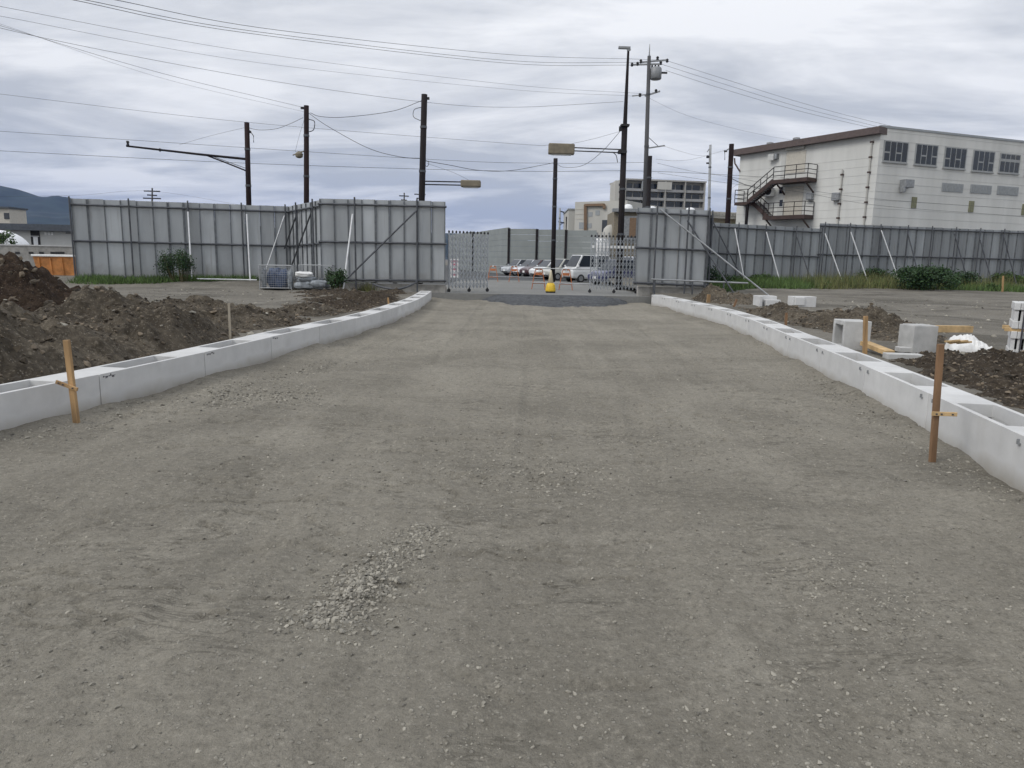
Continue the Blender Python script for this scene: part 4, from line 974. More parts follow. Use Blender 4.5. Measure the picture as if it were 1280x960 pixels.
wire('thin stay from the bare-arm pole down to its own arm', [(308, 159, 37), (262, 170, 37), (224, 181, 37)], .008)
wire('thin stay from the floodlight up to its pole', [(381, 147, 36), (374, 170, 36), (369, 190, 36)], .008)
wire('thin stay above the left box lamp', [(533, 204, 34), (565, 215, 34), (588, 226, 34)], .008)
wire('cable drooping between the slim entrance pole and the tallest lamp post', [(696, 205, 50), (705, 209, 48), (728, 207, 44), (752, 190, 41), (777, 162, 38)], .018)
wire('thin stay running to the top of the right box lamp', [(708, 181, 38), (740, 174, 38), (776, 164, 38)], .009)
wire('uppermost of three wires from the concrete pole to the factory roof', [(834, 76, 48), (900, 97, 50), (1000, 128, 53), (1103, 155, 56), (1300, 200, 64)], .013)
wire('middle of three wires from the concrete pole to the factory roof', [(826, 80, 48), (900, 103.5, 50), (1000, 134, 53), (1100, 159, 56)], .013)
wire('lowest of three wires from the concrete pole to the factory roof', [(832, 88, 48), (900, 110, 50), (1000, 139, 53), (1090, 160, 56)], .013)
wire('thin wire with a bead falling from the concrete pole crossarm towards the factory', [(812, 123, 48), (850, 141, 50), (895, 155, 53), (960, 170, 57), (1010, 178, 60)], .008)
wire('thin wire from the concrete pole side arm to the thin light grey pole', [(831, 183, 48), (850, 189, 52), (870, 194, 57), (887, 195, 62)], .010)
wire('slack wire between the short dark pole and the thin grey pole', [(820, 199, 46), (845, 201, 52), (870, 198, 58), (912, 186, 53)], .010)
wire('cable sloping from the short dark pole past the stair pole to the factory', [(822, 204, 46), (865, 214, 49), (911, 221, 52), (1000, 236, 51), (1100, 249, 50), (1300, 263, 48)], .012)
wire('lower cable crossing the factory wall above the right fence', [(822, 216, 47), (911, 229, 52), (1000, 240, 51), (1100, 257, 50), (1300, 272, 48)], .012)
wire('black cable from the stair pole sagging to the factory stair', [(911, 221, 52), (920, 226, 55), (932, 231, 58), (950, 236, 60)], .035)
wire('thin stay crossing below the cable at the stair pole', [(909, 240, 52), (918, 233, 54), (928, 228, 56)], .012)
wire('wire between the tiny distant pole and the long left fence', [(0, 246, 120), (100, 244, 140), (190, 239, 150), (300, 256, 170)], .02)

# ------------------------------------------------------------------ cars
def car(label, c, rz, kind, pm, grp='cars parked beyond the gate'):
    Lc, W, Ht = dict(sedan=(4.4, 1.7, 1.46), hatch=(3.7, 1.66, 1.52), van=(3.4, 1.48, 1.90), suv=(4.0, 1.7, 1.62))[kind]
    t = thing('parked_van' if kind == 'van' else 'parked_car', label, 'van' if kind == 'van' else 'car', tuple(c), rz, grp)
    h = Lc / 2
    if kind == 'van': prof = [(h, .45, .85, .9), (h - .08, .32, 1.0, .98), (h - .45, .28, 1.08, 1), (h - .8, .26, 1.12, 1), (-h + .15, .28, 1.12, 1), (-h, .4, 1.05, .95)]; cab = [(h - .28, 1.05, .94), (h - .85, Ht, .84), (-h + .18, Ht, .84), (-h + .03, 1.08, .92)]
    elif kind == 'sedan': prof = [(h, .42, .62, .82), (h - .12, .28, .74, .95), (h - .6, .22, .86, 1), (h - 1.1, .2, .92, 1), (-h + .75, .2, .96, 1), (-h + .1, .3, .92, .96), (-h, .42, .75, .85)]; cab = [(h - 1.0, .90, .92), (h - 1.75, Ht, .72), (-h + 1.25, Ht - .02, .72), (-h + .45, .94, .88)]
    else: prof = [(h, .42, .68, .85), (h - .12, .28, .80, .96), (h - .5, .22, .92, 1), (h - .95, .2, .98, 1), (-h + .3, .2, 1.0, 1), (-h + .05, .3, .98, .96), (-h, .42, .8, .9)]; cab = [(h - .8, .95, .93), (h - 1.45, Ht, .76), (-h + .45, Ht - .03, .76), (-h + .06, .98, .9)]
    m = MB(); hw = W / 2; secs = []
    for x, z0, z1, k in prof:
        w = hw * k; secs.append([(x, -w * .9, z0), (x, -w, z0 + .12), (x, -w, (z0 + z1) / 2 + .05), (x, -w * .93, z1 - .04), (x, -w * .7, z1), (x, w * .7, z1), (x, w * .93, z1 - .04), (x, w, (z0 + z1) / 2 + .05), (x, w, z0 + .12), (x, w * .9, z0)])
    o = len(m.v); n = 10
    for s in secs: m.v += s
    for i in range(len(secs) - 1):
        for j in range(n): m.f.append((o + i * n + j, o + i * n + (j + 1) % n, o + (i + 1) * n + (j + 1) % n, o + (i + 1) * n + j)); m.m.append(0)
    m.f.append(tuple(range(o, o + n))); m.m.append(0); m.f.append(tuple(range(o + (len(secs) - 1) * n, o + len(secs) * n))); m.m.append(0)
    # greenhouse in body colour: pillars and roof
    (x0, z0, k0), (x1, z1, k1), (x2, z2, k2), (x3, z3, k3) = cab
    q = lambda x, k, z, s: Vector((x, s * hw * k, z))
    m.hexa([q(x0, k0, z0 - .06, -1), q(x0, k0, z0 - .06, 1), q(x3, k3, z3 - .06, 1), q(x3, k3, z3 - .06, -1), q(x1, k1, z1, -1), q(x1, k1, z1, 1), q(x2, k2, z2, 1), q(x2, k2, z2, -1)])
    b = m.build('body', pm, t, bevel=.03)
    def pane(a, bb, cc, dd, name, out, ins=.12):
        ctr = (a + bb + cc + dd) / 4; vs = []
        pp = [p + (ctr - p) * ins for p in (a, bb, cc, dd)]
        nrm = (bb - a).cross(dd - a).normalized()
        if nrm.dot(ctr - Vector((ctr.x * .3, 0, .9))) < 0: nrm = -nrm
        mm = MB(); mm.hexa([p - nrm * .01 for p in pp] + [p + nrm * out for p in pp]); mm.build(name, 'glass', t)
    pane(q(x0, k0, z0, -1), q(x0, k0, z0, 1), q(x1, k1, z1, 1), q(x1, k1, z1, -1), 'windscreen', .012)
    pane(q(x3, k3, z3, -1), q(x3, k3, z3, 1), q(x2, k2, z2, 1), q(x2, k2, z2, -1), 'rear_window', .012, .16)
    for s in (-1, 1):
        xm = (x1 + x2) / 2
        km = (k0 + k3) / 2; zm = (z0 + z3) / 2; kt = (k1 + k2) / 2; zt_ = (z1 + z2) / 2
        pane(q(x0 - .12, k0, z0, s), q(xm, km, zm, s), q(xm, kt, zt_, s), q(x1 - .04, k1, z1, s), 'side_window', .012, .10)
        pane(q(xm, km, zm, s), q(x3 + .15, k3, z3, s), q(x2 + .05, k2, z2, s), q(xm, kt, zt_, s), 'side_window', .012, .10)
        mm = MB(); mm.box((h - .13, s * hw * .66, prof[1][2] - .12), (.16, .30, .14)); mm.build('headlight', 'lampglass', t, bevel=.02)
        mm = MB(); mm.box((x0 - .15, s * (hw + .06), z0 + .08), (.10, .16, .12)); mm.build('wing_mirror', pm, t, bevel=.02)
        for x in (h - .72, -h + .68):
            w_ = MB(); cc = Vector((x, s * (hw - .09), .29))
            w_.tube([cc - Vector((0, .09, 0)), cc + Vector((0, .10, 0))], .29, 20)
            wo = w_.build('wheel', 'tyre', t, bevel=.02)
            r_ = MB(); r_.tube([cc + Vector((0, s * .09, 0)), cc + Vector((0, s * .108, 0))], .18, 14); r_.build('rim', 'steelpipe', wo)
    mm = MB(); mm.box((h - .02, 0, .50), (.05, .34, .17)); mm.build('number_plate', 'white', t)
    mm = MB(); mm.box((h - .05, 0, .36), (.10, W * .55, .10)); mm.build('grille', 'black', t, bevel=.01)
    return t
def spot(u, v, d): p = P(u, v, d); p.z = ZS - .025; return p
yaw = math.atan2(-.50, -.87)
car('dark car half hidden behind the silver car at the far end of the row', spot(648, 340, 76), yaw, 'hatch', 'p_dark')
car('silver car at the far left end of the parked row', spot(651, 342, 70), yaw, 'hatch', 'p_silver')
car('pearl white small car between the silver and the dark maroon car', spot(667, 342, 66.8), yaw, 'hatch', 'p_pearl')
car('dark maroon car nearly hidden between two white cars', spot(677, 342, 63.8), yaw, 'hatch', 'p_red')
car('white car in the middle of the parked row', spot(690, 342, 60.6), yaw, 'hatch', 'p_white')
car('beige boxy car behind the slim dark pole', spot(707, 342, 56.5), yaw, 'suv', 'p_beige')
car('white van parked in front of the others, beside the right lattice gate', spot(733, 345, 51.5), yaw, 'van', 'p_white')
car('dark blue car seen through the bars of the right lattice gate', spot(775, 345, 46), yaw, 'suv', 'p_blue')
car('white car seen through the bars of the right lattice gate', spot(795, 345, 58), yaw, 'van', 'p_pearl')
m = MB()

# ------------------------------------------------------------------ sound barrier wall beyond the car park
def barrier():
    a, b, c = P(562, 294, 110), P(637, 286, 76), P(746, 289, 72)
    t = thing('noise_barrier', 'tall grey-green barrier wall with dark posts behind the parked cars', 'barrier wall', (a.x, a.y, ZS - .1)); O = Vector((a.x, a.y, ZS - .1))
    for p, q, n in ((a, b, 2), (b, c, 3)):
        for i in range(n):
            p0 = p + (q - p) * (i / n); p1 = p + (q - p) * ((i + 1) / n); X = Vector((p1.x - p0.x, p1.y - p0.y, 0)); L_ = X.length; X /= L_; N = Vector((X.y, -X.x, 0)); m = MB()
            hgt = max(p0.z, p1.z) - ZS + .1; k = 8
            for j in range(k): m.fbox(p0 - O - Zv * (p0.z - O.z), X, N, Zv, (.02, 0, hgt * j / k + .012), (L_ - .02, .10, hgt * (j + 1) / k - .006))
            m.build('panel', 'barrier', t)
            m = MB(); m.fbox(p0 - O - Zv * (p0.z - O.z), X, N, Zv, (-.10, -.05, 0), (.10, .22, hgt + .05)); m.build('post', 'darkpole', t)
barrier()

# ------------------------------------------------------------------ buildings
class Wall:
    """a vertical wall plane A-B: helpers to put things where the photo shows them"""
    def __init__(s, A, B, O):
        s.A = A; s.B = B; d = Vector((B[0] - A[0], B[1] - A[1], 0)); s.L = d.length; s.X = d / s.L
        s.N = Vector((s.X.y, -s.X.x, 0)); s.O = Vector((A[0], A[1], 0)) - Vector((O[0], O[1], 0))
        if s.N.dot(Vector((-A[0], -A[1], 0))) < 0: s.N = -s.N
    def sz(s, u, v): return onwall(u, v, s.A, s.B)
    def box(s, m, a, b, o0, o1, mi=0): return m.fbox(s.O, s.X, s.N, Zv, (a[0], o0, a[1]), (b[0], o1, b[1]), mi)
    def pt(s, x, o, z): return s.O + s.X * x + s.N * o + Zv * z
def prism_building(t, name, pts, z0, ztops, mat, O):
    """closed block over the footprint pts with its own top height at every corner"""
    n = len(pts); vs = [(p[0] - O[0], p[1] - O[1], z0) for p in pts] + [(p[0] - O[0], p[1] - O[1], z) for p, z in zip(pts, ztops)]
    m = MB(); m.add(vs, [tuple(range(n))[::-1], tuple(range(n, 2 * n))] + [(i, (i + 1) % n, (i + 1) % n + n, i + n) for i in range(n)]); return m.build(name, mat, t)

def factory():
    C = xy(1102, 158, 56); zc = zz(1102, 157.5, 56)
    E = xy(1420, 197, 66.5); zE = zc - .15
    al = R(55); W = 12.6; Lft = (C[0] - math.cos(al) * W, C[1] + math.sin(al) * W)
    t = thing('factory', 'large cream factory building with an outside stair, beyond the right fence', 'building', (C[0], C[1], 0)); O = C
    s_, zl = onwall(934, 190, C, Lft)
    bk = (E[0] - 6, E[1] + 16); Lb = (Lft[0] + 9, Lft[1] + 22)
    prism_building(t, 'wall', [C, E, bk, Lb, Lft], 0, [zc, zE, zE, zl, zl], 'wall', O)
    WR = Wall(C, E, O); WL = Wall(C, Lft, O)
    # parapet cap and siding lines
    m = MB(); m.fbox(WR.O, WR.X, WR.N, Zv, (-.1, -.15, zc - .10), (WR.L, .06, zc + .06)); m.build('parapet_cap', 'louvre', t)
    m = MB()
    for z in np.arange(3.0, zc - .3, .62): m.fbox(WR.O, WR.X, WR.N, Zv, (.02, 0, z), (WR.L, .012, z + .03))
    m.build('siding_joints', 'wall_b', t)
    m = MB()
    for z in np.arange(3.0, zl - 1.2, .62): m.fbox(WL.O, WL.X, WL.N, Zv, (.02, 0, z), (WL.L, .012, z + .03))
    m.build('siding_joints', 'wall_b', t)
    # roof edge on the gable side
    m = MB(); a = WL.pt(-.15, 0, zc - .32); b = WL.pt(WL.L + .5, 0, zl + .02)
    d = (b - a).normalized(); m.fbox(a, d, WL.N, d.cross(WL.N) if d.cross(WL.N).z > 0 else -d.cross(WL.N), (0, -2.5, -.26), ((b - a).length, .55, .24)); m.build('roof_edge', 'roof', t)
    m = MB(); m.tube([WL.pt(WL.L + .35, .35, zl - .45), WL.pt(WL.L + .3, .3, zl - .9), WL.pt(WL.L - .1, .06, zl - 1.6)], .07, 8); m.build('gutter_pipe', 'roof', t)
    for u, v in ((957, 180), (990, 174)):
        s, z = WL.sz(u, v); m = MB(); m.lathe(WL.pt(s, -.6, z - .5), [(.22, 0), (.22, .5), (.3, .52), (.3, .66), (.1, .72)], 10); m.build('roof_vent', 'metalgrey', t)
    # windows
    for k, (u0, v0, u1, v1) in enumerate(((1106, 176, 1135, 201), (1145.5, 180, 1172, 205), (1182, 184, 1208, 209), (1217.5, 188, 1243, 213), (1251, 192, 1275, 215), (1284, 196, 1308, 219), (1316, 200, 1340, 223))):
        s0, zt = WR.sz(u0, v0); s1, zt2 = WR.sz(u1, v0 + (u1 - u0) * .11); _, zb = WR.sz(u0, v1)
        zt = (zt + zt2) / 2
        m = MB(); WR.box(m, (s0 - .06, zb - .06), (s1 + .06, zt + .06), .001, .05); w = m.build('window', 'frame', t)
        p = MB(); n = 4; ww = (s1 - s0) / n
        for i in range(n):
            zs = [(zb, zb + (zt - zb) * .42), (zb + (zt - zb) * .46, zt)] if (i + k) % 2 == 0 or k > 3 else [(zb, zt)]
            if k > 3: zs = [(zb, zb + (zt - zb) * .6), (zb + (zt - zb) * .72, zt)]
            for za, zb_ in zs: WR.box(p, (s0 + i * ww + .05, za + .03), (s0 + (i + 1) * ww - .03, zb_ - .02), .05, .056)
        p.build('pane', 'glass', w)
        m = MB(); WR.box(m, (s0 - .1, zb - .13), (s1 + .1, zb - .065), .002, .12); m.build('sill', 'frame', w)
    def panel(W_, u0, v0, u1, v1, mat, name, o=.05, slope=0.1):
        s0, zt = W_.sz(u0, v0); s1, zt2 = W_.sz(u1, v0 + (u1 - u0) * slope); _, zb = W_.sz(u0, v1); zt = (zt + zt2) / 2
        m = MB(); W_.box(m, (min(s0, s1), zb), (max(s0, s1), zt), .002, o); return m.build(name, mat, t), (min(s0, s1), max(s0, s1), zb, zt)
    for u in (1178, 1213.5, 1247, 1282):
        o, (s0, s1, zb, zt) = panel(WR, u, 228 + (u - 1178) * .055, u + 26, 239 + (u - 1178) * .06, 'louvre', 'vent_louvre', .05)
        m = MB()
        for i in range(14): WR.box(m, (s0 + (s1 - s0) * i / 14 + .02, zb + .04), (s0 + (s1 - s0) * i / 14 + .06, zt - .04), .05, .075)
        m.build('louvre_slats', 'frame', o)
    for u, v in ((1140, 246), (1211.5, 251), (1278, 255)): panel(WR, u, v, u + 6, v + 14, 'greenish', 'small_panel', .06)
    s, z = WR.sz(1130, 230); m = MB(); WR.box(m, (s - .45, z - .3), (s + .45, z + .3), 0, .55); WR.box(m, (s - .50, z - .65), (s - .25, z - .25), .1, .5); m.build('vent_hood', 'metalgrey', t, bevel=.03)
    for W_, u, v, r in ((WL, 1047, 246, .30), (WL, 1014, 246, .25)):
        s, z = W_.sz(u, v); m = MB(); W_.box(m, (s - r, z - r), (s + r, z + r), 0, .4); m.build('vent_hood', 'metalgrey', t, bevel=.03)
    # downpipes
    for W_, u, v0, v1 in ((WL, 1091, 175, 285), (WL, 1054, 212, 285)):
        s, z0 = W_.sz(u, v0); _, z1 = W_.sz(u, v1); m = MB(); m.tube([W_.pt(s, .10, z0), W_.pt(s, .10, 0)], .06, 8); dp = m.build('downpipe', 'plant', t)
        m = MB()
        for z in np.arange(3.2, z0, 1.1): W_.box(m, (s - .11, z), (s + .11, z + .12), .0, .17)
        m.build('pipe_bracket', 'rust', dp)
    # doors, shutters, air conditioner on the stair side
    panel(WL, 984, 190, 1008, 217, 'shutter', 'shutter', .04, -.1); panel(WL, 982, 234, 1005, 270, 'shutter', 'shutter', .04, -.08)
    panel(WL, 984, 185.5, 1007, 188.5, 'plant', 'shutter_box', .25, -.15)
    panel(WL, 977.5, 192, 983, 222, 'wall_b', 'door', .03, -.1); panel(WL, 974, 232, 980.5, 270, 'wall_b', 'door', .03, -.1)
    panel(WL, 975, 234, 979, 242, 'glass', 'door_window', .05, -.1); panel(WL, 975, 250, 979, 258, 'glass', 'door_window', .05, -.1)
    o, _ = panel(WL, 967, 193, 974, 199.5, 'metalgrey', 'floodlight', .35, -.1)
    s, z = WL.sz(967, 197); m = MB(); WL.box(m, (s - .28, z - .26), (s + .28, z + .26), .352, .42); m.build('lens', 'lens', o)
    s0, z0 = WL.sz(957, 236); s1, z1 = WL.sz(969, 244)
    m = MB(); WL.box(m, (min(s0, s1), z1 - .1), (max(s0, s1), z0), .1, .6); ac = m.build('air_conditioner', 'white', t, bevel=.03)
    m = MB()
    for f_ in (.27, .73):
        s = s0 + (s1 - s0) * f_; m.tube([WL.pt(s, .601, (z0 + z1) / 2), WL.pt(s, .63, (z0 + z1) / 2)], .30, 14)
    m.build('fan_grille', 'black', ac)
    # outside stair: platforms 1.3 m out
    OUT = 1.35
    off = (C[0] + WL.N.x * OUT, C[1] + WL.N.y * OUT); offB = (Lft[0] + WL.N.x * OUT, Lft[1] + WL.N.y * OUT)
    sz = lambda u, v: onwall(u, v, off, offB)
    st = thing('outside_stair', 'brown steel outside stair with two landings on the factory wall', 'stair', (C[0], C[1], 0))
    def rail(m, pts, h=1.05, posts=2):
        for z in (h, h * .62, h * .3): m.tube([p + Zv * z for p in pts], .03, 6)
        for p, q in zip(pts[:-1], pts[1:]):
            n = max(1, round((q - p).length / 1.1))
            for i in range(n + 1): r = p + (q - p) * (i / n); m.tube([r, r + Zv * h], .03, 6)
    def platform(u0, u1, v, name):
        s0, z0 = sz(u0, v); s1, z1 = sz(u1, v - (u1 - u0) * .11); z = (z0 + z1) / 2; lo, hi = min(s0, s1), max(s0, s1)
        m = MB(); m.fbox(WL.O, WL.X, WL.N, Zv, (lo, .02, z - .30), (hi, OUT, z)); m.build('landing', 'rust', st)
        m = MB(); rail(m, [WL.pt(lo, .1, z), WL.pt(lo, OUT - .03, z), WL.pt(hi, OUT - .03, z)]); m.build('railing', 'darkpole', st)
        for s in (lo + .2, hi - .3): MB().bar(WL.pt(s, OUT - .1, z - .3), WL.pt(s, .03, z - 1.1), .1, .1).build('bracket', 'rust', st)
        return lo, hi, z
    lo1, hi1, zA = platform(966, 1009, 225.5, 'upper'); lo2, hi2, zB = platform(953, 1005, 272, 'lower')
    s0, zM = sz(934, 252); s1, _ = sz(918, 251); zM -= .0
    m = MB(); m.fbox(WL.O, WL.X, WL.N, Zv, (min(s0, s1), .0, zM - .25), (max(s0, s1), OUT * 1.0, zM)); m.build('landing', 'rust', st)
    m = MB(); rail(m, [WL.pt(min(s0, s1) + .05, OUT - .03, zM), WL.pt(max(s0, s1), OUT - .03, zM), WL.pt(max(s0, s1), .1, zM)]); m.build('railing', 'darkpole', st)
    def flight(sa, za, sb, zb, o0, o1):
        n = 14; m = MB()
        for i in range(n):
            f_ = (i + .5) / n; s = sa + (sb - sa) * f_; z = za + (zb - za) * f_; m.fbox(WL.O, WL.X, WL.N, Zv, (s - .15, o0 + .05, z - .025), (s + .15, o1 - .05, z + .025))
        m.build('tread', 'concrete', st)
        m = MB()
        for o in (o0, o1): m.bar(WL.pt(sa, o, za - .05), WL.pt(sb, o, zb - .05), .07, .32)
        m.build('stringer', 'rust', st)
        m = MB()
        for h in (1.0, .5): m.tube([WL.pt(sa, o1, za + h), WL.pt(sb, o1, zb + h)], .035, 6)
        for i in range(5): f_ = i / 4; p = WL.pt(sa + (sb - sa) * f_, o1, za + (zb - za) * f_); m.tube([p, p + Zv * 1.0], .03, 6)
        m.build('handrail', 'darkpole', st)
    flight(hi1, zA, min(s0, s1), zM, .68, OUT - .02); flight(hi2, zB, min(s0, s1), zM, .04, .62)
    m = MB(); sm = (s0 + s1) / 2; m.tube([WL.pt(min(s0, s1) + .1, OUT - .2, zM - .2), WL.pt(min(s0, s1) + .1, OUT - .2, 0)], .14, 8); m.build('column', 'darkpole', st)
factory()

# ------------------------------------------------------------------ the rest of the far buildings
def block(name, label, cat, u0, u1, v, d, depth, mat, d2=None, z=None):
    A = xy(u0, v, d); B = xy(u1, v, d2 or d); zt = zz(u0, v, d) if z is None else z
    t = thing(name, label, cat, (A[0], A[1], 0)); W_ = Wall(A, B, A)
    C_ = (B[0] - W_.N.x * depth, B[1] - W_.N.y * depth); D_ = (A[0] - W_.N.x * depth, A[1] - W_.N.y * depth)
    prism_building(t, 'wall', [A, B, C_, D_], 0, [zt] * 4, mat, A)
    return t, W_, zt
def apartments():
    d = 230; t, W_, zt = block('apartment_block', 'grey apartment block with dark balconies behind the grey concrete pole', 'building', 779, 879, 225.5, d, 14, 'apt', 234)
    L_ = W_.L; fh = 2.62
    m = MB(); W_.box(m, (-.2, zt), (L_ + .4, zt + .45), -14.3, 1.9); m.build('roof_slab', 'apt', t)
    for k in range(7):
        z = zt - .35 - fh * (k + 1)
        m = MB(); W_.box(m, (.2, z - .22), (L_ - .05, z), .0, 1.7); W_.box(m, (.2, z), (L_ - .05, z + .55), 1.56, 1.7); b = m.build('balcony', 'apt_b', t)
        for i in range(9):
            s = .6 + i * (L_ - 1.2) / 9; m = MB(); W_.box(m, (s, z + .02), (s + (L_ - 1.2) / 9 - .35, z + 2.25), .01, .05); m.build('window', 'glass', t)
    for i in range(5):
        s = .1 + i * (L_ - .3) / 4; m = MB(); W_.box(m, (s, 0), (s + .4, zt), .002, 1.85); m.build('partition', 'apt', t)
    s, z = W_.sz(800, 232); m = MB(); W_.box(m, (s, zt - 2.9), (s + 2.4, zt - .2), 1.0, 1.95); m.build('stair_tower', 'louvre', t)
    s, z = W_.sz(820, 228); m = MB(); W_.box(m, (s, zt - 2.5), (s + 4.5, zt - .2), 1.0, 1.95); m.build('panel_wall', 'plant', t)
    # end wall with small windows
    We = Wall(W_.A, (W_.A[0] - W_.N.x * 12, W_.A[1] - W_.N.y * 12), W_.A)
    return t
apartments()
t, W_, zt = block('apartment_wing', 'cream end wing of the apartment block, narrow with tiny windows', 'building', 769.5, 778.8, 225.5, 228, 12, 'plant')
m = MB()
for v in (231, 240, 249): s, z = W_.sz(773.5, v); W_.box(m, (s, z - .35), (s + .4, z + .35), .002, .03)
m.build('window', 'glass', t)
t, W_, zt = block('plant_building', 'cream industrial building with a brown roof-edge duct, beyond the barrier wall', 'building', 719, 784, 252.5, 96, 14, 'plant', 92)
m = MB()
for a, b in (((732.5, 306), (732.5, 256)), ((732, 256.5), (756, 256)), ((756, 256), (756, 261))):
    sa, za = W_.sz(*a); sb, zb = W_.sz(*b); m.bar(W_.pt(sa, .2, za), W_.pt(sb, .2, zb), .34, .3)
m.build('duct', 'duct', t)
for u, v, w, h in ((738, 268, 1, 1), (747, 266, 1, 1), (727, 282, 1.2, 1.4), (737, 282, 1, 1)):
    s, z = W_.sz(u, v); m = MB(); W_.box(m, (s - w * .3, z - h * .3), (s + w * .3, z + h * .3), .002, .04); m.build('window', 'louvre', t)
s, z = W_.sz(758, 281); m = MB(); W_.box(m, (s - .6, z - .9), (s + .5, z + .6), .002, .05); m.build('window', 'glass', t)
m = MB()
for v in (262, 268, 274): s0, z = W_.sz(719.5, v); s1, _ = W_.sz(731, v); W_.box(m, (s0, z), (s1, z + .08), .002, .04)
m.build('band', 'shutter', t)
t, W_, zt = block('plant_annexe', 'lower cream annexe at the left end of the plant building', 'building', 711, 719.4, 262, 97, 10, 'plant')
m = MB(); W_.box(m, (-.1, zt), (W_.L + .1, zt + .15), -10, .12); m.build('parapet_cap', 'louvre', t)
t, W_, zt = block('silo_house', 'tan clad tower beside the plant building, behind the right lattice gate', 'building', 768, 800, 264, 82, 6, 'tan')
m = MB(); s0, z0 = W_.sz(780, 270); s1, z1 = W_.sz(800, 300); W_.box(m, (s0, z1), (s1, z0), .002, .4); m.build('grey_cladding', 'metalgrey', t)
m = MB(); W_.box(m, (s0 + .6, z1 + .3), (s0 + 1.3, z0 - .2), .402, .5); m.build('brown_column', 'duct', t)
m = MB(); s0, z0 = W_.sz(765, 262); s1, _ = W_.sz(800, 262); W_.box(m, (s0, z0 - .25), (s1, z0 + .1), .003, .7); m.build('canopy', 'metalgrey', t)
c = P(763, 287, 84); t = thing('storage_tank', 'cream round-topped tank in front of the plant building', 'tank', (c.x, c.y, 0))
m = MB(); m.lathe((0, 0, 0), [(.9, 0), (.9, c.z - .5), (.75, c.z + .1), (.4, c.z + .45), (.1, c.z + .55)], 18); m.build('shell', 'plant', t, True)
m = MB()
for k in range(3): m.tube([Vector((-1.6 + k * 1.3, -1.2, 0)), Vector((-1.6 + k * 1.3, -1.2, c.z - .4))], .1, 8)
m.build('pipe', 'greypole', t)
c = P(745, 302, 80); t = thing('storage_tank', 'low pale tank with railings above the barrier wall', 'tank', (c.x, c.y, 0))
m = MB(); m.lathe((0, 0, 0), [(1.5, 0), (1.5, c.z - .1), (1.2, c.z + .3)], 20); m.build('shell', 'white', t, True)
m = MB()
for k in range(6): a = k * 1.05; m.tube([Vector((1.4 * math.cos(a), 1.4 * math.sin(a), c.z - .1)), Vector((1.4 * math.cos(a), 1.4 * math.sin(a), c.z + 1.0))], .04, 6)
m.build('railing', 'greypole', t)
# rounded rooftop tanks that peep over the gate fence
for u, v, lab in ((785, 255.5, 'pale round tank beside the tallest lamp post above the right gate fence'), (815, 258, 'pale round tank showing over the middle of the right gate fence'), (863, 259.6, 'pale round tank showing over the right end of the right gate fence')):
    c = P(u, v, 90); t = thing('roof_tank', lab, 'tank', (c.x, c.y, 0), 0, 'pale round tanks behind the right gate fence')
    m = MB(); m.lathe((0, 0, 0), [(.62, 0), (.62, c.z - .5), (.5, c.z - .12), (.25, c.z), (.1, c.z + .02)], 18); m.build('shell', 'dome', t, True)
# low shed with a corrugated roof right of the gate fence
t, W_, zt = block('low_shed', 'low tan shed with a corrugated roof edge left of the factory stair', 'building', 884, 948, 269, 70, 6, 'tan', 72)
m = MB()
for i in range(36): x = i * W_.L / 36; W_.box(m, (x, zt - .02), (x + W_.L / 72, zt + .35), -6, .4)
W_.box(m, (-.1, zt - .25), (W_.L, zt - .021), -6, .3); m.build('roof', 'plant', t)
for a, b in ((892, 908), (915, 928)):
    s0, z0 = W_.sz(a, 278); s1, z1 = W_.sz(b, 288); m = MB(); W_.box(m, (s0, z1), (s1, z0), .002, .05); m.build('shutter', 'greenish', t)
# left: low house, beige block, dome, boundary wall
t, W_, zt = block('low_house', 'low white house with a slate roof edge at the left end of the fence', 'building', -60, 140, 286, 62, 8, 'wall_b', 64)
m = MB(); W_.box(m, (-.5, zt), (W_.L + .4, zt + .3), -8, .7); W_.box(m, (0, zt + .301), (W_.L, zt + .6), -7, -1); m.build('roof', 'farroof', t)
s0, z0 = W_.sz(38, 287); s1, z1 = W_.sz(51, 307); m = MB(); W_.box(m, (s0, z1), (s1, z0), .002, .06); dr_ = m.build('doorway', 'black', t)
m = MB(); W_.box(m, (s0 + .2, z1), (s0 + .55, z0 - .6), .062, .1); m.tube([W_.pt(s0, .12, z0 - .55), W_.pt(s1, .12, z0 - .55)], .03, 6); m.build('door_post', 'paint_pipe', dr_)
for u in (57.5, 61.5, 65.5):
    s, z = W_.sz(u, 292); m = MB(); W_.box(m, (s - .09, z - .13), (s + .09, z + .13), .002, .08); m.build('vent', 'white', t)
s0, z0 = W_.sz(82, 289.5); s1, z1 = W_.sz(95, 292.5); m = MB(); W_.box(m, (s0, z1), (s1, z0), .002, .06); m.build('window', 'glass', t)
t, W_, zt = block('beige_house', 'beige flat-roofed house behind the low white house at the left edge', 'building', -50, 10.5, 259.5, 85, 3, 'shutter')
m = MB(); W_.box(m, (-.2, zt), (W_.L + .15, zt + .2), -3.2, .25); m.build('roof_slab', 'farroof', t)
s0, z0 = W_.sz(5, 266); m = MB(); W_.box(m, (s0, z0 - .7), (s0 + .6, z0), .002, .06); m.build('window', 'glass', t)
c = P(-8, 306, 50); t = thing('white_dome', 'white rounded sheeting dome beyond the low grey wall at the left edge', 'tank', (c.x, c.y, .2))
m = MB(); rr = 2.25; m.lathe((0, 0, 0), [(rr * 1.0, -.1)] + [(rr * math.cos(a) ** .8 + .01, .75 * rr * math.sin(a) + 1.2) for a in np.linspace(0, 1.52, 10)], 28); m.build('shell', 'dome', t, True)
A, B = xy(-80, 306, 42), xy(110, 308, 43); W_ = Wall(A, B, A); zt = zz(40, 307.5, 42.5)
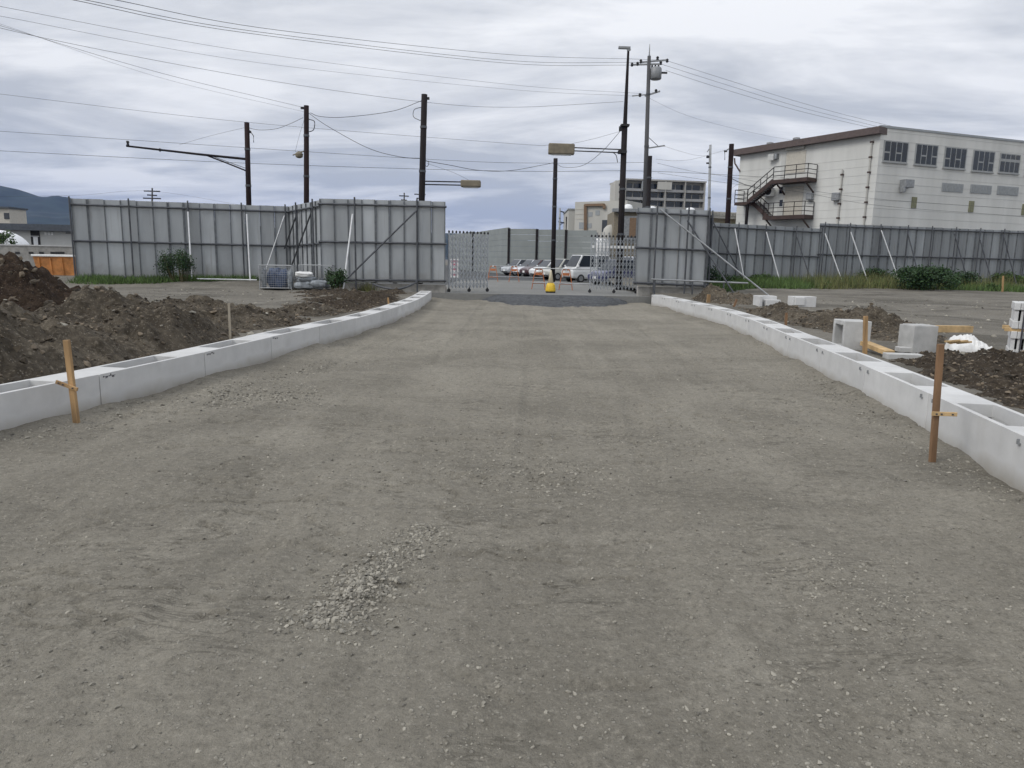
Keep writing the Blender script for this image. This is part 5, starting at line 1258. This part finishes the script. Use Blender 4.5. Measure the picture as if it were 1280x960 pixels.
t = thing('boundary_wall', 'low grey concrete wall with dark weep holes at the left edge', 'wall', (A[0], A[1], 0)); m = MB(); W_.box(m, (0, 0), (W_.L, zt), -.2, 0); m.build('wall', 'kerbconc', t)
m = MB(); W_.box(m, (0, zt), (W_.L, zt + .07), -.24, .04); m.build('coping', 'concrete', t)
m = MB()
for u in (22, 39, 52, 66, 72, 78):
    s, z = W_.sz(u, 316); W_.box(m, (s - .12, z - .06), (s + .12, z + .06), .001, .03)
m.build('weep_hole', 'black', t)

# ------------------------------------------------------------------ hills
def hill(label, ridge, d, depth, seed):
    us = np.linspace(ridge[0][0], ridge[-1][0], 160); vs = np.interp(us, [r[0] for r in ridge], [r[1] for r in ridge])
    X = np.zeros((40, 160)); Y = X.copy(); Z = X.copy()
    for j, (u, v) in enumerate(zip(us, vs)):
        p = P(u, v, d)
        for i in range(40):
            f_ = i / 39; y = d - depth * (1 - f_) if f_ < 1 else d
            X[i, j] = p.x * (y / d) ** .3 ; Y[i, j] = y; Z[i, j] = -1 + (p.z + 1) * f_ ** .9
    n = fbm(X / 220, Y / 220, 5, seed); k = (Z / max(Z.max(), 1)); Z += n * 34 * np.sqrt(np.clip(k, 0, 1)) * (1 - k * .9)
    Xb, Yb, Zb = X[::-1].copy(), (2 * d - Y[::-1]), Z[::-1].copy()
    X = np.vstack([X, Xb[1:]]); Y = np.vstack([Y, Yb[1:]]); Z = np.vstack([Z, Zb[1:]])
    o = grid_mesh('hill', X, Y, Z, 'hill'); tag(o, label, None, None, 'structure')
hill('wooded hill at the left', [(-500, 262), (-250, 225), (-60, 222), (0, 232), (18, 237), (38, 246.5), (62, 250.5), (72, 249.5), (90, 252), (140, 262), (200, 272), (330, 285), (500, 300)], 2600, 900, 300)
hill('low wooded rise beyond the gate', [(430, 300), (520, 294), (560, 292), (600, 293.5), (680, 300), (760, 310)], 2200, 500, 320)

# ------------------------------------------------------------------ plants
def leaves(cl, n, size, name, mat, parent):
    """leaf quads through ellipsoid clumps cl: (x, y, z, rx, ry, rz)"""
    w = np.array([c[3] * c[4] * c[5] for c in cl]) ** .8; k = rng.choice(len(cl), n, p=w / w.sum()); C_ = np.array(cl)[k]
    d = rng.standard_normal((n, 3)); d /= np.linalg.norm(d, axis=1)[:, None]
    p = C_[:, :3] + d * C_[:, 3:] * (rng.uniform(0, 1, (n, 1)) ** .45) * (1 + .35 * rng.standard_normal((n, 1)) * .6)
    a = rng.standard_normal((n, 3)); a /= np.linalg.norm(a, axis=1)[:, None]; b = np.cross(a, rng.standard_normal((n, 3))); b /= np.linalg.norm(b, axis=1)[:, None]
    s = size * rng.uniform(.6, 1.4, (n, 1))
    v = np.stack([p - a * s, p + b * s * .45, p + a * s, p - b * s * .45], 1).reshape(-1, 3); v[:, 2] = np.maximum(v[:, 2], .02)
    o = np_mesh(name, v, np.arange(n * 4).reshape(-1, 4), mat, False); o.parent = parent; return o
def bush(label, base, cl, n, size, mat, grp='bushes along the fences', name='bush', cat='bush'):
    t = thing(name, label, cat, tuple(base), 0, grp); leaves(cl, n, size, 'foliage', mat, t); m = MB()
    for c in cl:
        for i in range(3): m.tube([Vector((c[0] * .5 + random.uniform(-.1, .1), c[1] * .5, -.1)), Vector((c[0] + random.uniform(-.5, .5) * c[3], c[1] + random.uniform(-.5, .5) * c[4], c[2] + c[5] * .5))], [.015, .006], 5)
    m.build('stem', 'stem', t); return t
def blob(w, h, n, dpt=.5): return [(random.uniform(-.5, .5) * w, random.uniform(-.5, .5) * dpt, h * random.uniform(.25, .7), w * random.uniform(.18, .32), dpt * .4, h * random.uniform(.22, .36)) for _ in range(n)]
random.seed(19)
g1 = at_g(1152, 363) + Vector((0, .5, 0))
bush('largest dark green bush at the foot of the right fence', g1, blob(3.2, 1.55, 13, 1.2), 6500, .075, 'leaf_d')
bush('bright green small bush in front of the right weeds beside the stake', at_g(1240, 364), blob(.85, .55, 4, .5), 700, .06, 'leaf')
bush('dark green bush left of the largest bush by the right fence', at_g(1095, 360) + Vector((0, 1, 0)), blob(2.4, 1.35, 8, .7), 2600, .07, 'leaf_d')
bush('low green scrub right of the largest bush by the right fence', at_g(1200, 362) + Vector((0, 1, 0)), blob(2.8, 1.25, 8, .7), 2600, .07, 'leaf_d')
bush('low green scrub at the right edge below the fence', at_g(1275, 362) + Vector((0, 1, 0)), blob(2.8, 1.15, 8, .7), 2400, .07, 'leaf')
bush('low green scrub below the white brace nearest the lower fence step', at_g(1060, 359) + Vector((0, 1, 0)), blob(2.2, 1.15, 7, .6), 2000, .07, 'leaf')
bush('weedy green clump between the two right fences beside the pipe rail', at_g(900, 361) + Vector((0, 1.5, 0)), blob(2.0, 1.3, 7, .7), 2200, .06, 'leaf_d')
bush('weedy green clump under the two white braces of the lower right fence', at_g(945, 358) + Vector((0, 2, 0)), blob(2.6, 1.0, 7, .6), 2000, .06, 'leaf')
bush('tall feathery weed by the white brace of the long left fence', at_g(222, 351) + Vector((0, .3, 0)), blob(1.5, 1.65, 11, .5), 3900, .040, 'leaf_d')
bush('lower feathery weed left of the tallest weed at the long left fence', at_g(206, 353) + Vector((0, .1, 0)), blob(1.2, 1.2, 7, .5), 1900, .040, 'leaf_d')
bush('thin climbing weed on the long left fence, darkest one', at_g(163, 350) + Vector((0, .4, 0)), [(0, 0, .35, .10, .1, .35), (-.05, 0, .95, .12, .1, .30)], 240, .05, 'leaf_d')
bush('thin climbing weed on the long left fence near its left end', at_g(148, 350) + Vector((0, .4, 0)), [(0, 0, .3, .16, .1, .3), (.05, 0, .7, .1, .1, .3)], 220, .045, 'leaf')
bush('thin weed standing right of the white brace at the long left fence', at_g(250, 352), [(0, 0, .3, .14, .1, .3), (.12, 0, .75, .12, .1, .28)], 260, .045, 'leaf_d')
bush('dark green weed clump beside the pile of sheets', at_g(414, 361) + Vector((0, .4, 0)), blob(.8, .85, 6, .5), 1300, .05, 'leaf_d')
bush('green shrub in front of the white dome at the left edge', P(4, 306, 43) * 1 - Zv * .3, blob(1.3, 1.2, 6, .6), 900, .07, 'leaf')
def blades(name, label, pts, hts, mat, w=.012):
    n = len(pts); p = np.array(pts); h = np.array(hts)[:, None]
    a = rng.uniform(0, 6.28, n); dx = np.stack([np.cos(a), np.sin(a), np.zeros(n)], -1) * w
    ln = rng.standard_normal((n, 3)) * .35; ln[:, 2] = 1
    v = np.stack([p - dx, p + dx, p + ln * h], 1).reshape(-1, 3)
    o = np_mesh(name, v, np.arange(n * 3).reshape(-1, 3), mat, False); return tag(o, label, 'grass', None, 'stuff')
def strip(px, n, dep, hmax, skip=0):
    pts, hs = [], []
    for _ in range(n):
        k = random.randrange(len(px) - 1); f_ = random.random(); u = px[k][0] + (px[k + 1][0] - px[k][0]) * f_; v = px[k][1] + (px[k + 1][1] - px[k][1]) * f_
        q = G(u, v, px[k][2]); x, y = q.x + random.gauss(0, .1), q.y + random.uniform(-dep * .3, dep)
        if float(vn(np.float64(x * .7), np.float64(y * .9), 9)) < random.uniform(-1.3, .1): continue
        pts.append((x, y, gz(x, y) - .02)); hs.append(hmax * random.uniform(.25, 1) ** 1.3)
    return pts, hs
p1, h1 = strip([(92, 356, .3), (200, 357, .3), (322, 357, .3)], 15000, 1.9, .34)
p2, h2 = strip([(408, 361, .3), (445, 361, .3)], 2200, .9, .42)
blades('grass', 'green grass growing along the foot of the left fences', p1 + p2, h1 + h2, 'grass', .016)
p1, h1 = strip([(446, 363, .3), (466, 364, .3)], 900, .7, .50)
p2, h2 = strip([(1020, 360, .5), (1100, 361, .5), (1180, 362, .5), (1300, 364, .5)], 5200, 3.5, .95)
blades('grass', 'dry yellowish weeds standing along the fences', p1 + p2, h1 + h2, 'weed', .016)
p1, h1 = strip([(888, 364, .45), (950, 359, .5), (1040, 359, .5), (1180, 362, .5), (1320, 366, .5)], 24000, 4.5, .50)
blades('grass', 'green grass and weeds along the foot of the right fences', p1, h1, 'grass', .02)

# ------------------------------------------------------------------ sky, air and light
EL, AZ = R(42), R(-120)     # direction the light comes from: left and a little behind the camera
sd = Vector((math.sin(AZ) * math.cos(EL), math.cos(AZ) * math.cos(EL), math.sin(EL)))
w = bpy.data.worlds.new('World'); S.world = w; w.use_nodes = True; nt = w.node_tree
bg = nt.nodes['Background']; bg.inputs[1].default_value = .10
sky = nt.nodes.new('ShaderNodeTexSky'); sky.sky_type = 'NISHITA'; sky.sun_disc = False; sky.sun_elevation = EL; sky.sun_rotation = AZ
tc = nt.nodes.new('ShaderNodeTexCoord'); sp = nt.nodes.new('ShaderNodeSeparateXYZ'); nt.links.new(tc.outputs['Generated'], sp.inputs[0])
def mth(op, a, b=None, c=None):
    n = nt.nodes.new('ShaderNodeMath'); n.operation = op
    for i, x in enumerate((a, b, c)):
        if x is None: continue
        if isinstance(x, (int, float)): n.inputs[i].default_value = x
        else: nt.links.new(x, n.inputs[i])
    return n.outputs[0]
zc = mth('MAXIMUM', sp.outputs[2], .0)
den = mth('ADD', zc, .15)
cx_ = mth('DIVIDE', sp.outputs[0], den); cy_ = mth('DIVIDE', sp.outputs[1], den)
cb = nt.nodes.new('ShaderNodeCombineXYZ'); nt.links.new(cx_, cb.inputs[0]); nt.links.new(cy_, cb.inputs[1])
mp = nt.nodes.new('ShaderNodeMapping'); mp.inputs['Rotation'].default_value = (0, 0, R(24)); mp.inputs['Scale'].default_value = (.55, 1.0, 1); mp.inputs['Location'].default_value = (3.1, 1.7, 0); nt.links.new(cb.outputs[0], mp.inputs[0])
n1 = noise(nt, mp.outputs[0], 1.25, 8, .56, .8); n2 = noise(nt, mp.outputs[0], 3.6, 6, .6, .3)
nn = mth('MULTIPLY_ADD', n2, .24, mth('MULTIPLY', n1, .86))
f_ = ramp(nt, nn, .465, .645)
lowf = ramp(nt, zc, .0, .16)                       # nearer the horizon the cloud bases are bluer
dark = mixc(nt, lowf, (4.85, 5.25, 5.9), (5.8, 6.05, 6.45))
lite = mixc(nt, lowf, (8.9, 9.05, 9.3), (9.4, 9.5, 9.65))
cl = mixc(nt, f_, dark, lite)
gr = ramp(nt, sp.outputs[2], .15, 1.0, 1.0, 1.55)
vm = nt.nodes.new('ShaderNodeVectorMath'); vm.operation = 'SCALE'; nt.links.new(cl, vm.inputs[0]); nt.links.new(gr, vm.inputs['Scale'])
fin = mixc(nt, .94, sky.outputs[0], vm.outputs[0]); nt.links.new(fin, bg.inputs[0])
sl = bpy.data.lights.new('sun', 'SUN'); so = bpy.data.objects.new('sun', sl); COL.objects.link(so)
sl.energy = 1.4; sl.angle = R(22); sl.color = (1, .97, .92)
so.rotation_euler = (-sd).to_track_quat('-Z', 'Y').to_euler(); so.location = (0, 0, 60)

# air: pale haze that fades the far hills
m = MB(); m.box((0, 3600, 249), (11000, 8400, 502))
bx = m.build('haze', 'white'); bx.data.materials.clear(); tag(bx, None, None, None, 'stuff')
hm = bpy.data.materials.new('haze_air'); hm.use_nodes = True; h_ = hm.node_tree; h_.nodes.remove(h_.nodes['Principled BSDF'])
pv = h_.nodes.new('ShaderNodeVolumePrincipled'); pv.inputs['Color'].default_value = (.28, .46, 1.0, 1); pv.inputs['Density'].default_value = .00007
h_.links.new(pv.outputs[0], h_.nodes['Material Output'].inputs['Volume']); bx.data.materials.append(hm)

S.view_settings.view_transform = 'Standard'; S.view_settings.look = 'None'; S.view_settings.exposure = 0; S.view_settings.gamma = 1; S.view_settings.use_curve_mapping = False
S.cycles.max_bounces = 6; S.cycles.volume_bounces = 0
